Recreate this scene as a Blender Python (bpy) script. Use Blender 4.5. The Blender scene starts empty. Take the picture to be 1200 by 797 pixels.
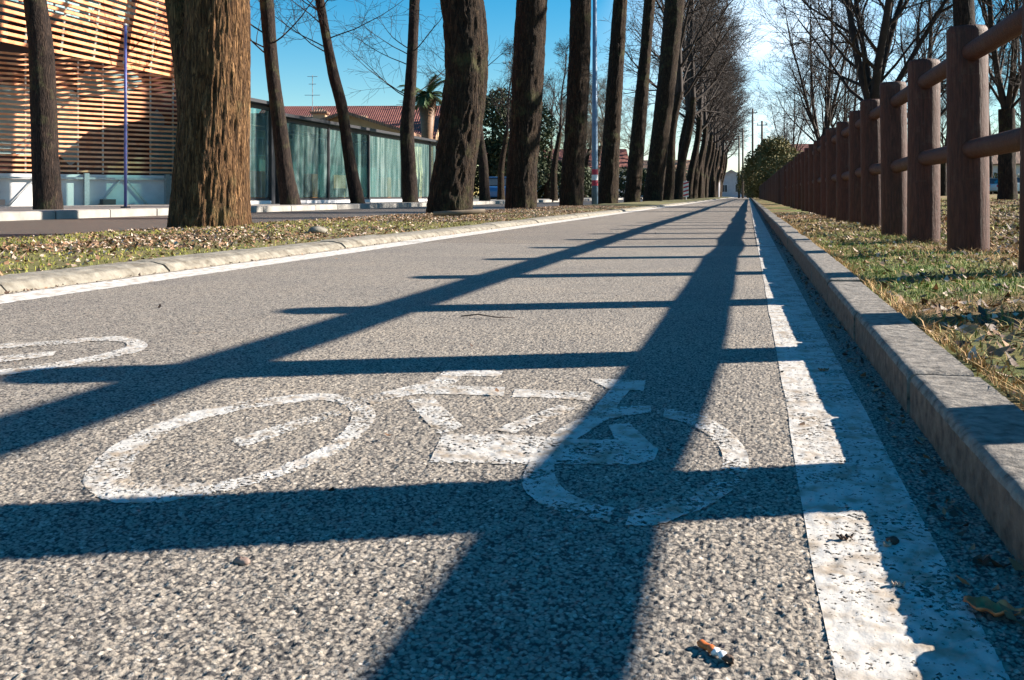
import bpy, math, random
import numpy as np
from mathutils import Vector

# ------------------------------------------------------------------ basics
sc = bpy.context.scene
COL = sc.collection
F_PX, PSI, HOR, CAM_H = 1100.0, math.atan(277/1100.0), 229.0, 0.36
CP, SP = math.cos(PSI), math.sin(PSI)

def wd(x, d):                       # ground position of an image column at depth d
    u = (x-600)/F_PX*d
    return (u*CP-d*SP, d*CP+u*SP)
def zz(y, d): return CAM_H+(HOR-y)*d/F_PX
def at(x, y, z=0.0):                # image point lying on the level z
    return wd(x, F_PX*(CAM_H-z)/(y-HOR))
def dep(x, X):                      # depth where an image column meets the line X = const
    return X/((x-600)/F_PX*CP-SP)

def link(o):
    COL.objects.link(o); return o
def mesh_obj(name, V, Fs, mats, parent=None, mi=None, smooth=False, loc=None, rot=None):
    me = bpy.data.meshes.new(name)
    V = np.asarray(V, dtype=np.float32)
    if isinstance(Fs, np.ndarray):
        nf, k = Fs.shape
        me.vertices.add(len(V)); me.vertices.foreach_set('co', V.ravel())
        me.loops.add(nf*k); me.loops.foreach_set('vertex_index', Fs.astype(np.int32).ravel())
        me.polygons.add(nf)
        me.polygons.foreach_set('loop_start', np.arange(0, nf*k, k, dtype=np.int32))
        me.polygons.foreach_set('loop_total', np.full(nf, k, dtype=np.int32))
        if mi is not None: me.polygons.foreach_set('material_index', np.asarray(mi, dtype=np.int32))
        me.update(calc_edges=True)
    else:
        me.from_pydata(V.tolist(), [], Fs)
        if mi is not None: me.polygons.foreach_set('material_index', np.asarray(mi, dtype=np.int32))
    if smooth: me.polygons.foreach_set('use_smooth', np.ones(len(me.polygons), dtype=bool))
    if not isinstance(mats, (list, tuple)): mats = [mats]
    for m in mats: me.materials.append(m)
    me.update()
    o = link(bpy.data.objects.new(name, me))
    if parent: o.parent = parent
    if loc is not None: o.location = loc
    if rot is not None: o.rotation_euler = rot
    return o
def tag(o, label=None, cat=None, group=None, kind=None):
    if label: o['label'] = label
    if cat: o['category'] = cat
    if group: o['group'] = group
    if kind: o['kind'] = kind
    return o
def thing(name, label, cat, loc=(0, 0, 0), rz=0, group=None):
    o = link(bpy.data.objects.new(name, None)); o.location = loc; o.rotation_euler = (0, 0, rz)
    o.empty_display_size = .2
    return tag(o, label, cat, group)
def copy_obj(o, parent=None):
    c = o.copy(); COL.objects.link(c)
    if parent: c.parent = parent
    for k in list(o.children): copy_obj(k, c)
    return c

class MB:
    """collects shapes into one mesh"""
    def __init__(s): s.V = []; s.F = []; s.M = []
    def add(s, V, F, m=0):
        n = len(s.V); s.V += [tuple(v) for v in V]
        s.F += [[i+n for i in f] for f in F]; s.M += [m]*len(F)
    def box(s, x0, x1, y0, y1, z0, z1, m=0, rz=0, c=None):
        V = [(x, y, z) for x in (x0, x1) for y in (y0, y1) for z in (z0, z1)]
        if rz:
            cx, cy = c or ((x0+x1)/2, (y0+y1)/2); a, b = math.cos(rz), math.sin(rz)
            V = [(cx+(x-cx)*a-(y-cy)*b, cy+(x-cx)*b+(y-cy)*a, z) for x, y, z in V]
        s.add(V, [(0, 1, 3, 2), (4, 6, 7, 5), (0, 4, 5, 1), (2, 3, 7, 6), (0, 2, 6, 4), (1, 5, 7, 3)], m)
    def tube(s, P, R, n=8, m=0, cap=True):
        V, F = tube(P, R, n, cap); s.add(V, F, m)
    def beam(s, p, q, w, h, m=0):    # rectangular bar between two points
        p = Vector(p); q = Vector(q); d = (q-p).normalized()
        up = Vector((0, 0, 1)) if abs(d.z) < .95 else Vector((0, 1, 0))
        a = d.cross(up).normalized()*w/2; b = a.cross(d).normalized()*h/2
        V = [e+i*a+j*b for e in (p, q) for i, j in ((-1, -1), (1, -1), (1, 1), (-1, 1))]
        s.add(V, [(0, 1, 2, 3), (7, 6, 5, 4), (0, 4, 5, 1), (1, 5, 6, 2), (2, 6, 7, 3), (3, 7, 4, 0)], m)
    def build(s, name, mats, parent=None, smooth=False, loc=None, rot=None):
        return mesh_obj(name, s.V, s.F, mats, parent, s.M, smooth, loc, rot)

def tube(P, R, n=8, cap=True):
    P = [Vector(p) for p in P]
    if not hasattr(R, '__len__'): R = [R]*len(P)
    V = []; F = []
    a = None
    for i, p in enumerate(P):
        t = (P[min(i+1, len(P)-1)]-P[max(i-1, 0)]).normalized()
        if a is None:
            a = t.cross(Vector((0, 0, 1)) if abs(t.z) < .9 else Vector((1, 0, 0))).normalized()
        else:
            a = (a-t*a.dot(t)).normalized()
        b = t.cross(a)
        for k in range(n):
            th = 2*math.pi*k/n
            V.append(p+(a*math.cos(th)+b*math.sin(th))*R[i])
    for i in range(len(P)-1):
        for k in range(n):
            k2 = (k+1) % n
            F.append((i*n+k, i*n+k2, (i+1)*n+k2, (i+1)*n+k))
    if cap:
        F.append(tuple(range(n))[::-1]); F.append(tuple((len(P)-1)*n+k for k in range(n)))
    return V, F

# ------------------------------------------------------------------ noise
def h3(i, j, k, s=0):
    x = (i.astype(np.int64)*374761393+j.astype(np.int64)*668265263+k.astype(np.int64)*2147483647+s*974711) & 0xffffffff
    x = ((x ^ (x >> 13))*1274126177) & 0xffffffff
    x = ((x ^ (x >> 16))*2246822519) & 0xffffffff
    return ((x ^ (x >> 15)) & 0xffffff)/float(0xffffff)
def vnoise(x, y, z=None, s=0):
    x = np.asarray(x, float); y = np.asarray(y, float)
    z = np.zeros_like(x) if z is None else np.asarray(z, float)
    i, j, k = np.floor(x), np.floor(y), np.floor(z)
    u, v, w = x-i, y-j, z-k
    u, v, w = u*u*(3-2*u), v*v*(3-2*v), w*w*(3-2*w)
    r = 0
    for a in (0, 1):
        for b in (0, 1):
            for c in (0, 1):
                r = r+h3(i+a, j+b, k+c, s)*(u if a else 1-u)*(v if b else 1-v)*(w if c else 1-w)
    return r
def fbm(x, y, z=None, s=0, o=3):
    r = 0; a = .5; t = 0
    for q in range(o):
        f = 2**q
        r = r+a*vnoise(x*f, y*f, None if z is None else z*f, s+q); t += a; a *= .5
    return r/t
def worley(x, y, c, s=0):
    gx, gy = x/c, y/c; i0, j0 = np.floor(gx), np.floor(gy)
    best = np.full(x.shape, 9.0); hb = np.zeros(x.shape); z = np.zeros(x.shape)
    for a in (-1, 0, 1):
        for b in (-1, 0, 1):
            i, j = i0+a, j0+b
            dx = i+.15+.7*h3(i, j, z, s)-gx; dy = j+.15+.7*h3(i, j, z, s+7)-gy
            d = dx*dx+dy*dy; m = d < best
            best = np.where(m, d, best); hb = np.where(m, h3(i, j, z, s+13), hb)
    return best, hb
def path_h(x, y):
    x = np.asarray(x, float); y = np.asarray(y, float)
    d, r = worley(x+.0018*vnoise(x*420, y*420, s=5), y+.0018*vnoise(x*420, y*420, s=6), .0047, 3)
    dome = np.clip(1.05-2.0*d, 0, 1)
    h = (.0010+.0021*r)*dome**.5 + .0010*vnoise(x*520, y*520, s=9)+.0016*vnoise(x*90, y*90, s=10) - .0026
    fade = np.clip((5.6-y)/4.6, 0, 1)*np.clip((y+.2)/.3, 0, 1)
    return h*fade + .003*(fbm(x*1.3, y*1.3, s=21)-.5)*np.clip((6.8-y)/1.5, 0, 1)*np.clip((y+.2)/.3, 0, 1)

# ------------------------------------------------------------------ materials
def new_mat(name):
    m = bpy.data.materials.new(name); m.use_nodes = True
    nt = m.node_tree; nt.nodes.clear()
    out = nt.nodes.new('ShaderNodeOutputMaterial'); b = nt.nodes.new('ShaderNodeBsdfPrincipled')
    nt.links.new(b.outputs[0], out.inputs[0])
    return m, nt, b, out
def N(nt, t, **kw):
    n = nt.nodes.new('ShaderNode'+t)
    for k, v in kw.items():
        if k in n.inputs: n.inputs[k].default_value = v
        else: setattr(n, k, v)
    return n
def coords(nt, scale=(1, 1, 1), kind='Object'):
    tc = N(nt, 'TexCoord'); mp = N(nt, 'Mapping'); mp.inputs['Scale'].default_value = scale
    nt.links.new(tc.outputs[kind], mp.inputs[0]); return mp.outputs[0]
def ramp(nt, fac, stops):
    r = N(nt, 'ValToRGB'); e = r.color_ramp.elements
    while len(e) < len(stops): e.new(.5)
    for q, (p, c) in zip(e, stops):
        q.position = p; q.color = (c[0], c[1], c[2], 1) if hasattr(c, '__len__') else (c, c, c, 1)
    nt.links.new(fac, r.inputs[0]); return r.outputs[0]
def mixc(nt, a, b, f, mode='MIX'):
    m = N(nt, 'Mix'); m.data_type = 'RGBA'; m.blend_type = mode
    for s, v in ((0, f), (6, a), (7, b)):
        if isinstance(v, bpy.types.NodeSocket): nt.links.new(v, m.inputs[s])
        elif s == 0: m.inputs[0].default_value = v
        else: m.inputs[s].default_value = (v[0], v[1], v[2], 1)
    return m.outputs[2]
def bump(nt, b, h, dist=.01, strength=1.0, prev=None):
    n = N(nt, 'Bump'); n.inputs['Distance'].default_value = dist; n.inputs['Strength'].default_value = strength
    nt.links.new(h, n.inputs['Height'])
    if prev: nt.links.new(prev, n.inputs['Normal'])
    nt.links.new(n.outputs[0], b.inputs['Normal']); return n.outputs[0]
def noise_mat(name, c1, c2, scale=8, rough=.8, bd=.01, detail=6, sc3=(1, 1, 1), metallic=0, c3=None, spec=.5, coord='Object'):
    m, nt, b, out = new_mat(name)
    co = coords(nt, sc3, coord)
    n = N(nt, 'TexNoise', Scale=scale, Detail=detail, Roughness=.62); nt.links.new(co, n.inputs['Vector'])
    st = [(.32, c1), (.66, c2)] if c3 is None else [(.28, c1), (.5, c2), (.7, c3)]
    nt.links.new(ramp(nt, n.outputs[0], st), b.inputs['Base Color'])
    b.inputs['Roughness'].default_value = rough; b.inputs['Metallic'].default_value = metallic
    b.inputs['Specular IOR Level'].default_value = spec
    if bd: bump(nt, b, n.outputs[0], bd)
    return m
def plain(name, c, rough=.6, metallic=0, spec=.5):
    return noise_mat(name, [v*.85 for v in c], [min(v*1.12, 1) for v in c], 14, rough, .001, 3, metallic=metallic, spec=spec)

def asphalt_mat(name, tone=1.0, rough=.85, warm=1.0, far_bump=True, patch=1.0, attr=False):
    m, nt, b, out = new_mat(name); co = coords(nt)
    v = N(nt, 'TexVoronoi', Scale=230); nt.links.new(co, v.inputs['Vector'])
    w = N(nt, 'TexWhiteNoise'); w.noise_dimensions = '3D'; nt.links.new(v.outputs['Color'], w.inputs['Vector'])
    t = tone
    stone = ramp(nt, w.outputs[0], [(0, (.11*t, .103*t, .096*t)), (.2, (.165*t, .138*t*warm, .124*t*warm)), (.62, (.205*t, .185*t, .16*t)), (.88, (.26*t, .235*t, .205*t)), (1, (.42*t, .39*t, .36*t))])
    if attr:
        at_ = N(nt, 'Attribute'); at_.attribute_name = 'stone'
        st2 = ramp(nt, at_.outputs['Fac'], [(0, (.10*t, .093*t, .087*t)), (.18, (.165*t, .152*t, .135*t)), (.6, (.215*t, .193*t, .165*t)), (.88, (.27*t, .245*t, .21*t)), (1, (.46*t, .43*t, .39*t))])
        stone = mixc(nt, stone, st2, .6)
    big = N(nt, 'TexNoise', Scale=1.6, Detail=7, Roughness=.6); nt.links.new(co, big.inputs['Vector'])
    tint = ramp(nt, big.outputs[0], [(.3, (.86, .84, .82)), (.5, (1, .97, .92)), (.68, (1.13, 1.07, .98))])
    c = mixc(nt, stone, tint, patch, 'MULTIPLY')
    # rust-brown blotches
    n2 = N(nt, 'TexNoise', Scale=9, Detail=5, Roughness=.6); nt.links.new(co, n2.inputs['Vector'])
    c = mixc(nt, c, (.30*t, .19*t, .09*t), ramp(nt, n2.outputs[0], [(.66, 0), (.80, .5)]))
    # darker colour in the gaps between stones
    gap = ramp(nt, v.outputs['Distance'], [(.45, 0), (.75, .9)])
    c = mixc(nt, c, (.022*t, .022*t, .024*t), gap)
    if attr:
        a2 = N(nt, 'Attribute'); a2.attribute_name = 'crevice'
        c = mixc(nt, c, (.02*t, .02*t, .022*t), ramp(nt, a2.outputs['Fac'], [(.30, 0), (.56, .95)]))
    nt.links.new(c, b.inputs['Base Color'])
    b.inputs['Roughness'].default_value = rough; b.inputs['Specular IOR Level'].default_value = .35
    fine = N(nt, 'TexNoise', Scale=420, Detail=3); nt.links.new(co, fine.inputs['Vector'])
    pv = bump(nt, b, fine.outputs[0], .0012, .8)
    if far_bump:
        inv = N(nt, 'Math', operation='SUBTRACT'); inv.inputs[0].default_value = 1; nt.links.new(v.outputs['Distance'], inv.inputs[1])
        bump(nt, b, inv.outputs[0], .0035, 1, pv)
    return m

def paint_mat(name, wear=.5, tone=.72, pores=.0, dirt=(.24, .17, .10)):
    m, nt, b, out = new_mat(name); co = coords(nt)
    n = N(nt, 'TexNoise', Scale=150, Detail=3, Roughness=.6); nt.links.new(co, n.inputs['Vector'])
    n2 = N(nt, 'TexNoise', Scale=7, Detail=6, Roughness=.65); nt.links.new(co, n2.inputs['Vector'])
    s = N(nt, 'Math', operation='MULTIPLY_ADD'); s.inputs[1].default_value = .9
    nt.links.new(n2.outputs[0], s.inputs[0]); nt.links.new(n.outputs[0], s.inputs[2])
    fac = ramp(nt, s.outputs[0], [(wear-.03, 1), (wear+.03, 0)])   # 1 = worn away
    sm = N(nt, 'TexNoise', Scale=28, Detail=5); nt.links.new(co, sm.inputs['Vector'])
    c = mixc(nt, (tone, tone*.965, tone*.9), dirt, ramp(nt, sm.outputs[0], [(.46, .05), (.66, .75)]))
    nt.links.new(c, b.inputs['Base Color']); b.inputs['Roughness'].default_value = .75
    bump(nt, b, n.outputs[0], .0012, .7)
    tr = N(nt, 'BsdfTransparent'); mx = N(nt, 'MixShader')
    nt.links.new(fac, mx.inputs[0]); nt.links.new(b.outputs[0], mx.inputs[1]); nt.links.new(tr.outputs[0], mx.inputs[2])
    nt.links.new(mx.outputs[0], out.inputs[0])
    return m

def bark_mat(name, c1, c2, c3, sx=9, sz=1.6, bd=.03):
    m, nt, b, out = new_mat(name); co = coords(nt, (sx, sx, sz))
    wn = N(nt, 'TexNoise', Scale=1.3, Detail=4); nt.links.new(co, wn.inputs['Vector']); wa = N(nt, 'VectorMath', operation='MULTIPLY_ADD'); wa.inputs[1].default_value = (1.6, 1.6, 1.6); nt.links.new(wn.outputs['Color'], wa.inputs[0]); nt.links.new(co, wa.inputs[2]); co = wa.outputs[0]
    n = N(nt, 'TexNoise', Scale=2.0, Detail=8, Roughness=.65, Distortion=.4); nt.links.new(co, n.inputs['Vector'])
    v = N(nt, 'TexVoronoi', Scale=2.2); v.feature = 'DISTANCE_TO_EDGE'; nt.links.new(co, v.inputs['Vector'])
    c = ramp(nt, n.outputs[0], [(.3, c1), (.5, c2), (.72, c3)])
    crev = ramp(nt, v.outputs['Distance'], [(0, .75), (.12, 0)])
    c = mixc(nt, c, [q*.35 for q in c1], crev)
    # moss and lichen
    co2 = coords(nt, (1, 1, 1)); n3 = N(nt, 'TexNoise', Scale=2.3, Detail=7, Roughness=.7); nt.links.new(co2, n3.inputs['Vector'])
    c = mixc(nt, c, (.10, .11, .045), ramp(nt, n3.outputs[0], [(.54, 0), (.74, .55)]))
    nt.links.new(c, b.inputs['Base Color']); b.inputs['Roughness'].default_value = .9; b.inputs['Specular IOR Level'].default_value = .2
    ad = N(nt, 'Math', operation='MULTIPLY_ADD'); ad.inputs[1].default_value = 1.5
    nt.links.new(v.outputs['Distance'], ad.inputs[0]); nt.links.new(n.outputs[0], ad.inputs[2])
    bump(nt, b, ad.outputs[0], bd)
    return m

M = {}
M['path'] = asphalt_mat('path_asphalt', 1.45, warm=1.03, far_bump=False, attr=True)
M['path_far'] = asphalt_mat('path_asphalt_far', 1.30, warm=1.02)
M['road'] = asphalt_mat('road_asphalt', .62, .55)
M['pavement'] = noise_mat('pavement_concrete', (.20, .19, .175), (.33, .31, .28), 3, .9, .004)
M['paint_line'] = paint_mat('white_line_paint', .84, .54)
M['paint_left'] = paint_mat('left_line_paint', .72, .66)
M['paint_bike'] = paint_mat('bicycle_paint', .87, .52)
M['kerb'] = noise_mat('kerb_concrete', (.045, .040, .036), (.19, .172, .150), 45, .95, .008, 12, c3=(.28, .255, .225))
M['kerb_face'] = noise_mat('kerb_stained', (.07, .045, .034), (.22, .15, .11), 40, .95, .008, 12)
M['kerb_sand'] = noise_mat('kerb_sandy', (.08, .065, .045), (.20, .18, .145), 14, .95, .010, 10, c3=(.28, .26, .215))
M['ground'] = noise_mat('bare_ground', (.09, .075, .045), (.15, .14, .07), 1.2, 1, .03)
M['lawn'] = noise_mat('winter_lawn', (.05, .085, .010), (.19, .115, .035), 1.3, 1, .03, 10, c3=(.34, .17, .06))
def lawn_mat():
    m, nt, b, out = new_mat('winter_lawn'); co = coords(nt); c1 = coords(nt, (.5, 1, 1))
    f1 = N(nt, 'TexNoise', Scale=.42, Detail=4, Roughness=.6); nt.links.new(c1, f1.inputs['Vector'])
    f2 = N(nt, 'TexNoise', Scale=7, Detail=10, Roughness=.75); nt.links.new(co, f2.inputs['Vector'])
    br = ramp(nt, f2.outputs[0], [(.34, (.06, .03, .012)), (.5, (.22, .12, .042)), (.68, (.40, .23, .10))])
    gr = ramp(nt, f2.outputs[0], [(.34, (.025, .045, .006)), (.5, (.10, .14, .018)), (.68, (.24, .24, .04))])
    nt.links.new(mixc(nt, br, gr, ramp(nt, f1.outputs[0], [(.46, 0), (.56, .9)])), b.inputs['Base Color'])
    b.inputs['Roughness'].default_value = 1; bump(nt, b, f2.outputs[0], .05); return m
M['lawn'] = lawn_mat()
M['verge'] = noise_mat('verge_soil', (.05, .035, .02), (.12, .115, .025), 2.6, 1, .03, 9, c3=(.15, .095, .045))
def fence_mat():
    m, nt, b, out = new_mat('fence_brown'); c1 = coords(nt, (26, 26, 3)); c2 = coords(nt, (1, 1, 1))
    g1 = N(nt, 'TexNoise', Scale=3, Detail=8, Roughness=.7); nt.links.new(c1, g1.inputs['Vector'])
    g2 = N(nt, 'TexNoise', Scale=5, Detail=9, Roughness=.7); nt.links.new(c2, g2.inputs['Vector'])
    c = ramp(nt, g1.outputs[0], [(.3, (.020, .006, .0035)), (.5, (.056, .016, .009)), (.72, (.10, .035, .021))])
    c = mixc(nt, c, (.12, .09, .07), ramp(nt, g2.outputs[0], [(.56, 0), (.70, .45)]))
    c = mixc(nt, c, (.02, .008, .006), ramp(nt, g2.outputs[0], [(.26, .7), (.40, 0)]))
    nt.links.new(c, b.inputs['Base Color']); b.inputs['Specular IOR Level'].default_value = .3; b.inputs['Roughness'].default_value = .62
    p_ = bump(nt, b, g1.outputs[0], .006); bump(nt, b, g2.outputs[0], .006, 1, p_); return m
M['post'] = fence_mat()
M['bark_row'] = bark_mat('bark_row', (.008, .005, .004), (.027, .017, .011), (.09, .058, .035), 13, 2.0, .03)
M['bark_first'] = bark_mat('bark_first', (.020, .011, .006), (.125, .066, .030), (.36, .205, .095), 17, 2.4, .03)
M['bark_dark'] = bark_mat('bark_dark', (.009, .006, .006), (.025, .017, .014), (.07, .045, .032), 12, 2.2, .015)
M['twig'] = noise_mat('twig_bark', (.010, .006, .005), (.034, .021, .016), 3, .85, 0)
M['twig_pale'] = noise_mat('twig_pale', (.10, .075, .05), (.22, .17, .12), 3, .85, 0)
M['green'] = noise_mat('grass_green', (.06, .14, .012), (.19, .30, .02), 9, .7, 0, coord='Object')
M['olive'] = noise_mat('grass_olive', (.13, .16, .015), (.30, .28, .035), 9, .7, 0)
M['straw'] = noise_mat('grass_straw', (.26, .14, .045), (.55, .36, .15), 9, .8, 0)
M['leaf'] = noise_mat('dead_leaf', (.14, .07, .035), (.38, .22, .12), 25, .75, .001)
M['leaf_pale'] = noise_mat('dead_leaf_pale', (.36, .26, .18), (.62, .50, .40), 25, .75, .001)
M['leaf_dark'] = noise_mat('dead_leaf_dark', (.035, .022, .016), (.10, .055, .035), 25, .75, .001)
M['ever'] = noise_mat('evergreen', (.012, .022, .008), (.045, .065, .018), 1.5, .75, 0)
M['bush'] = noise_mat('bush_olive', (.07, .075, .022), (.20, .17, .06), 1.2, .8, 0)
M['frond'] = noise_mat('palm_frond', (.02, .05, .015), (.07, .11, .03), 6, .6, 0)
M['bench'] = noise_mat('bench_boards', (.38, .13, .05), (.55, .24, .11), 5, .6, .001)
M['slat'] = noise_mat('cedar_slat', (.72, .25, .10), (.86, .46, .26), 4, .6, .001)
M['slat_dark'] = noise_mat('cedar_slat_upper', (.66, .20, .07), (.80, .34, .15), 4, .6, .001)
M['steel'] = plain('galvanised_steel', (.45, .46, .47), .45, .6)
M['darkwall'] = noise_mat('dark_wall', (.02, .022, .03), (.05, .03, .03), .8, .6, 0)
M['white_wall'] = noise_mat('white_wall', (.62, .60, .60), (.78, .76, .75), 2, .8, .001)
M['cream'] = noise_mat('cream_wall', (.48, .34, .20), (.58, .42, .26), 2, .9, .001)
M['grey_wall'] = noise_mat('grey_wall', (.38, .38, .42), (.48, .48, .52), 2, .9, .001)
M['frame'] = plain('dark_frame', (.022, .022, .028), .5)
M['blue_pole'] = plain('blue_pole', (.10, .12, .34), .4)
M['lamp_pole'] = noise_mat('lamp_pole_steel', (.10, .17, .26), (.17, .26, .36), 5, .5, .001, metallic=.2)
M['red'] = plain('red_band', (.50, .02, .05), .5)
M['white'] = plain('white_band', (.75, .75, .74), .5)
M['orange'] = plain('orange_panel', (.55, .14, .03), .5)
M['wood'] = noise_mat('bench_wood', (.10, .05, .025), (.22, .11, .05), 5, .6, .002, sc3=(1, 1, 8))
M['window'] = plain('window_glass', (.04, .06, .08), .12)
M['rubber'] = plain('tyre_rubber', (.02, .02, .02), .8)
M['pole_dark'] = plain('wooden_pole', (.10, .08, .065), .9)

def tile_mat(name, c1, c2):
    m, nt, b, out = new_mat(name); co = coords(nt)
    wv = N(nt, 'TexWave', Scale=2.2, Distortion=.3); wv.bands_direction = 'X'; nt.links.new(co, wv.inputs['Vector'])
    n = N(nt, 'TexNoise', Scale=3, Detail=6); nt.links.new(co, n.inputs['Vector'])
    c = mixc(nt, ramp(nt, n.outputs[0], [(.3, c1), (.7, c2)]), [q*.5 for q in c1], ramp(nt, wv.outputs[0], [(0, .7), (.35, 0)]))
    nt.links.new(c, b.inputs['Base Color']); b.inputs['Roughness'].default_value = .85
    bump(nt, b, wv.outputs[0], .05); return m
M['tile'] = tile_mat('roof_tile_red', (.17, .05, .042), (.27, .095, .07))
M['tile_brown'] = tile_mat('roof_tile_brown', (.26, .14, .09), (.42, .25, .16))

def glass_mat():
    m, nt, b, out = new_mat('shelter_glass'); co = coords(nt, (1, 3.2, .22))
    n = N(nt, 'TexNoise', Scale=1.6, Detail=8, Roughness=.7); nt.links.new(co, n.inputs['Vector'])
    nt.links.new(ramp(nt, n.outputs[0], [(.36, (.05, .11, .12)), (.5, (.17, .27, .27)), (.64, (.50, .58, .58))]), b.inputs['Base Color'])  # pale upright streaks paint reflections into the pane colour
    b.inputs['Roughness'].default_value = .12
    tr = N(nt, 'BsdfTransparent'); tr.inputs[0].default_value = (.68, .86, .84, 1); mx = N(nt, 'MixShader'); mx.inputs[0].default_value = .27
    nt.links.new(tr.outputs[0], mx.inputs[1]); nt.links.new(b.outputs[0], mx.inputs[2]); nt.links.new(mx.outputs[0], out.inputs[0])
    return m
M['glass'] = glass_mat()
def facade_mat():
    m, nt, b, out = new_mat('facade_behind_slats'); co = coords(nt, (1, 1, 1))
    v = N(nt, 'TexVoronoi', Scale=.55); v.distance = 'CHEBYCHEV'; nt.links.new(co, v.inputs['Vector'])
    w = N(nt, 'TexWhiteNoise'); nt.links.new(v.outputs['Color'], w.inputs['Vector'])
    nt.links.new(ramp(nt, w.outputs[0], [(0, (.05, .014, .012)), (.45, (.09, .024, .018)), (.6, (.10, .25, .30)), (1, (.30, .45, .48))]), b.inputs['Base Color'])  # teal and pale patches put glass reflections into the wall colour
    b.inputs['Roughness'].default_value = .35; return m
M['facade'] = facade_mat()

# ------------------------------------------------------------------ ground surfaces
def grid(name, xs, ys, zf, mat, smooth=True):
    X, Y = np.meshgrid(xs, ys); Z = zf(X, Y)
    nx, ny = len(xs), len(ys)
    i = (np.arange(ny-1)[:, None]*nx+np.arange(nx-1)[None, :]).ravel()
    Fq = np.stack([i, i+1, i+nx+1, i+nx], 1)
    o = mesh_obj(name, np.stack([X.ravel(), Y.ravel(), Z.ravel()], 1), Fq, mat, smooth=smooth)
    return tag(o, kind='structure')
def rows(y0, y1, s0, k):
    r = [y0]
    while r[-1] < y1: r.append(r[-1]+max(s0, s0*r[-1]/k))
    r[-1] = y1; return np.array(r)
xs = np.concatenate([np.arange(-2.66, -1.0, .0052), np.arange(-1.0, .27, .0018)])
ys = rows(.2, 6.8, .0019, .72)
pg = tag(grid('cycle_path', xs, ys, path_h, M['path']), 'grey asphalt cycle path with coarse pale aggregate')
XX, YY = np.meshgrid(xs, ys); XX = XX.ravel(); YY = YY.ravel()
dd_, rr_ = worley(XX+.0018*vnoise(XX*420, YY*420, s=5), YY+.0018*vnoise(XX*420, YY*420, s=6), .0047, 3)
a = pg.data.attributes.new('stone', 'FLOAT', 'POINT'); a.data.foreach_set('value', h3(np.floor(rr_*99991), np.floor(rr_*777), np.zeros_like(rr_), 4).astype(np.float32))
a = pg.data.attributes.new('crevice', 'FLOAT', 'POINT'); a.data.foreach_set('value', dd_.astype(np.float32))
def flat(name, x0, x1, y0, y1, z, mat, nx=2, ny=40):
    return grid(name, np.linspace(x0, x1, nx), np.linspace(y0, y1, ny), lambda X, Y: X*0+z, mat)
tag(flat('cycle_path', -2.66, .27, 6.8, 210, 0, M['path_far']), 'far stretch of the asphalt cycle path')
tag(flat('cycle_path', -2.66, .27, -8, .2, 0, M['path_far']), 'stretch of the asphalt cycle path under the viewer')
flat('road', -10.5, -5.55, -20, 260, -.012, M['road'])
flat('pavement', -15.5, -10.68, -20, 260, .12, M['pavement'])
g = 1500
tag(mesh_obj('ground', [(-g, -g, -.06), (g, -g, -.06), (g, g, -.06), (-g, g, -.06)], [(0, 1, 2, 3)], M['ground']), kind='structure')

def lawn_z(X, Y):
    rise = .9*np.clip((X-3)/55, 0, 1)**.8
    dip = np.clip((X-.40)/.4, 0, 1)
    return .062+rise+dip*(.05*(fbm(X*1.1, Y*1.1, s=31)-.45)+.02*fbm(X*7, Y*7, s=33))
lx = np.concatenate([np.arange(.345, 4, .06), np.arange(4, 20, .4), np.linspace(20, 150, 24)])
ly = np.concatenate([np.arange(-6, 14, .08), np.arange(14, 40, .5), np.linspace(40, 300, 60)])
grid('lawn', lx, ly, lawn_z, M['lawn'])
def verge_z(X, Y):
    t = np.clip((X+5.55)/2.75, 0, 1)
    return -.02+.060*np.clip(t*5, 0, 1)+.045*np.sin(t*math.pi)*fbm(X*.9, Y*.6, s=41)+.02*fbm(X*7, Y*7, s=43)*np.clip(t*6, 0, 1)*np.clip((1-t)*9, 0, 1)
grid('verge', np.arange(-5.56, -2.79, .06), np.concatenate([np.arange(-4, 16, .08), np.arange(16, 60, .4), np.linspace(60, 230, 50)]), verge_z, M['verge'])
def lz1(x, y): return float(lawn_z(np.array([x]), np.array([y]))[0])
def vz1(x, y): return float(verge_z(np.array([x]), np.array([y]))[0])

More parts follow.
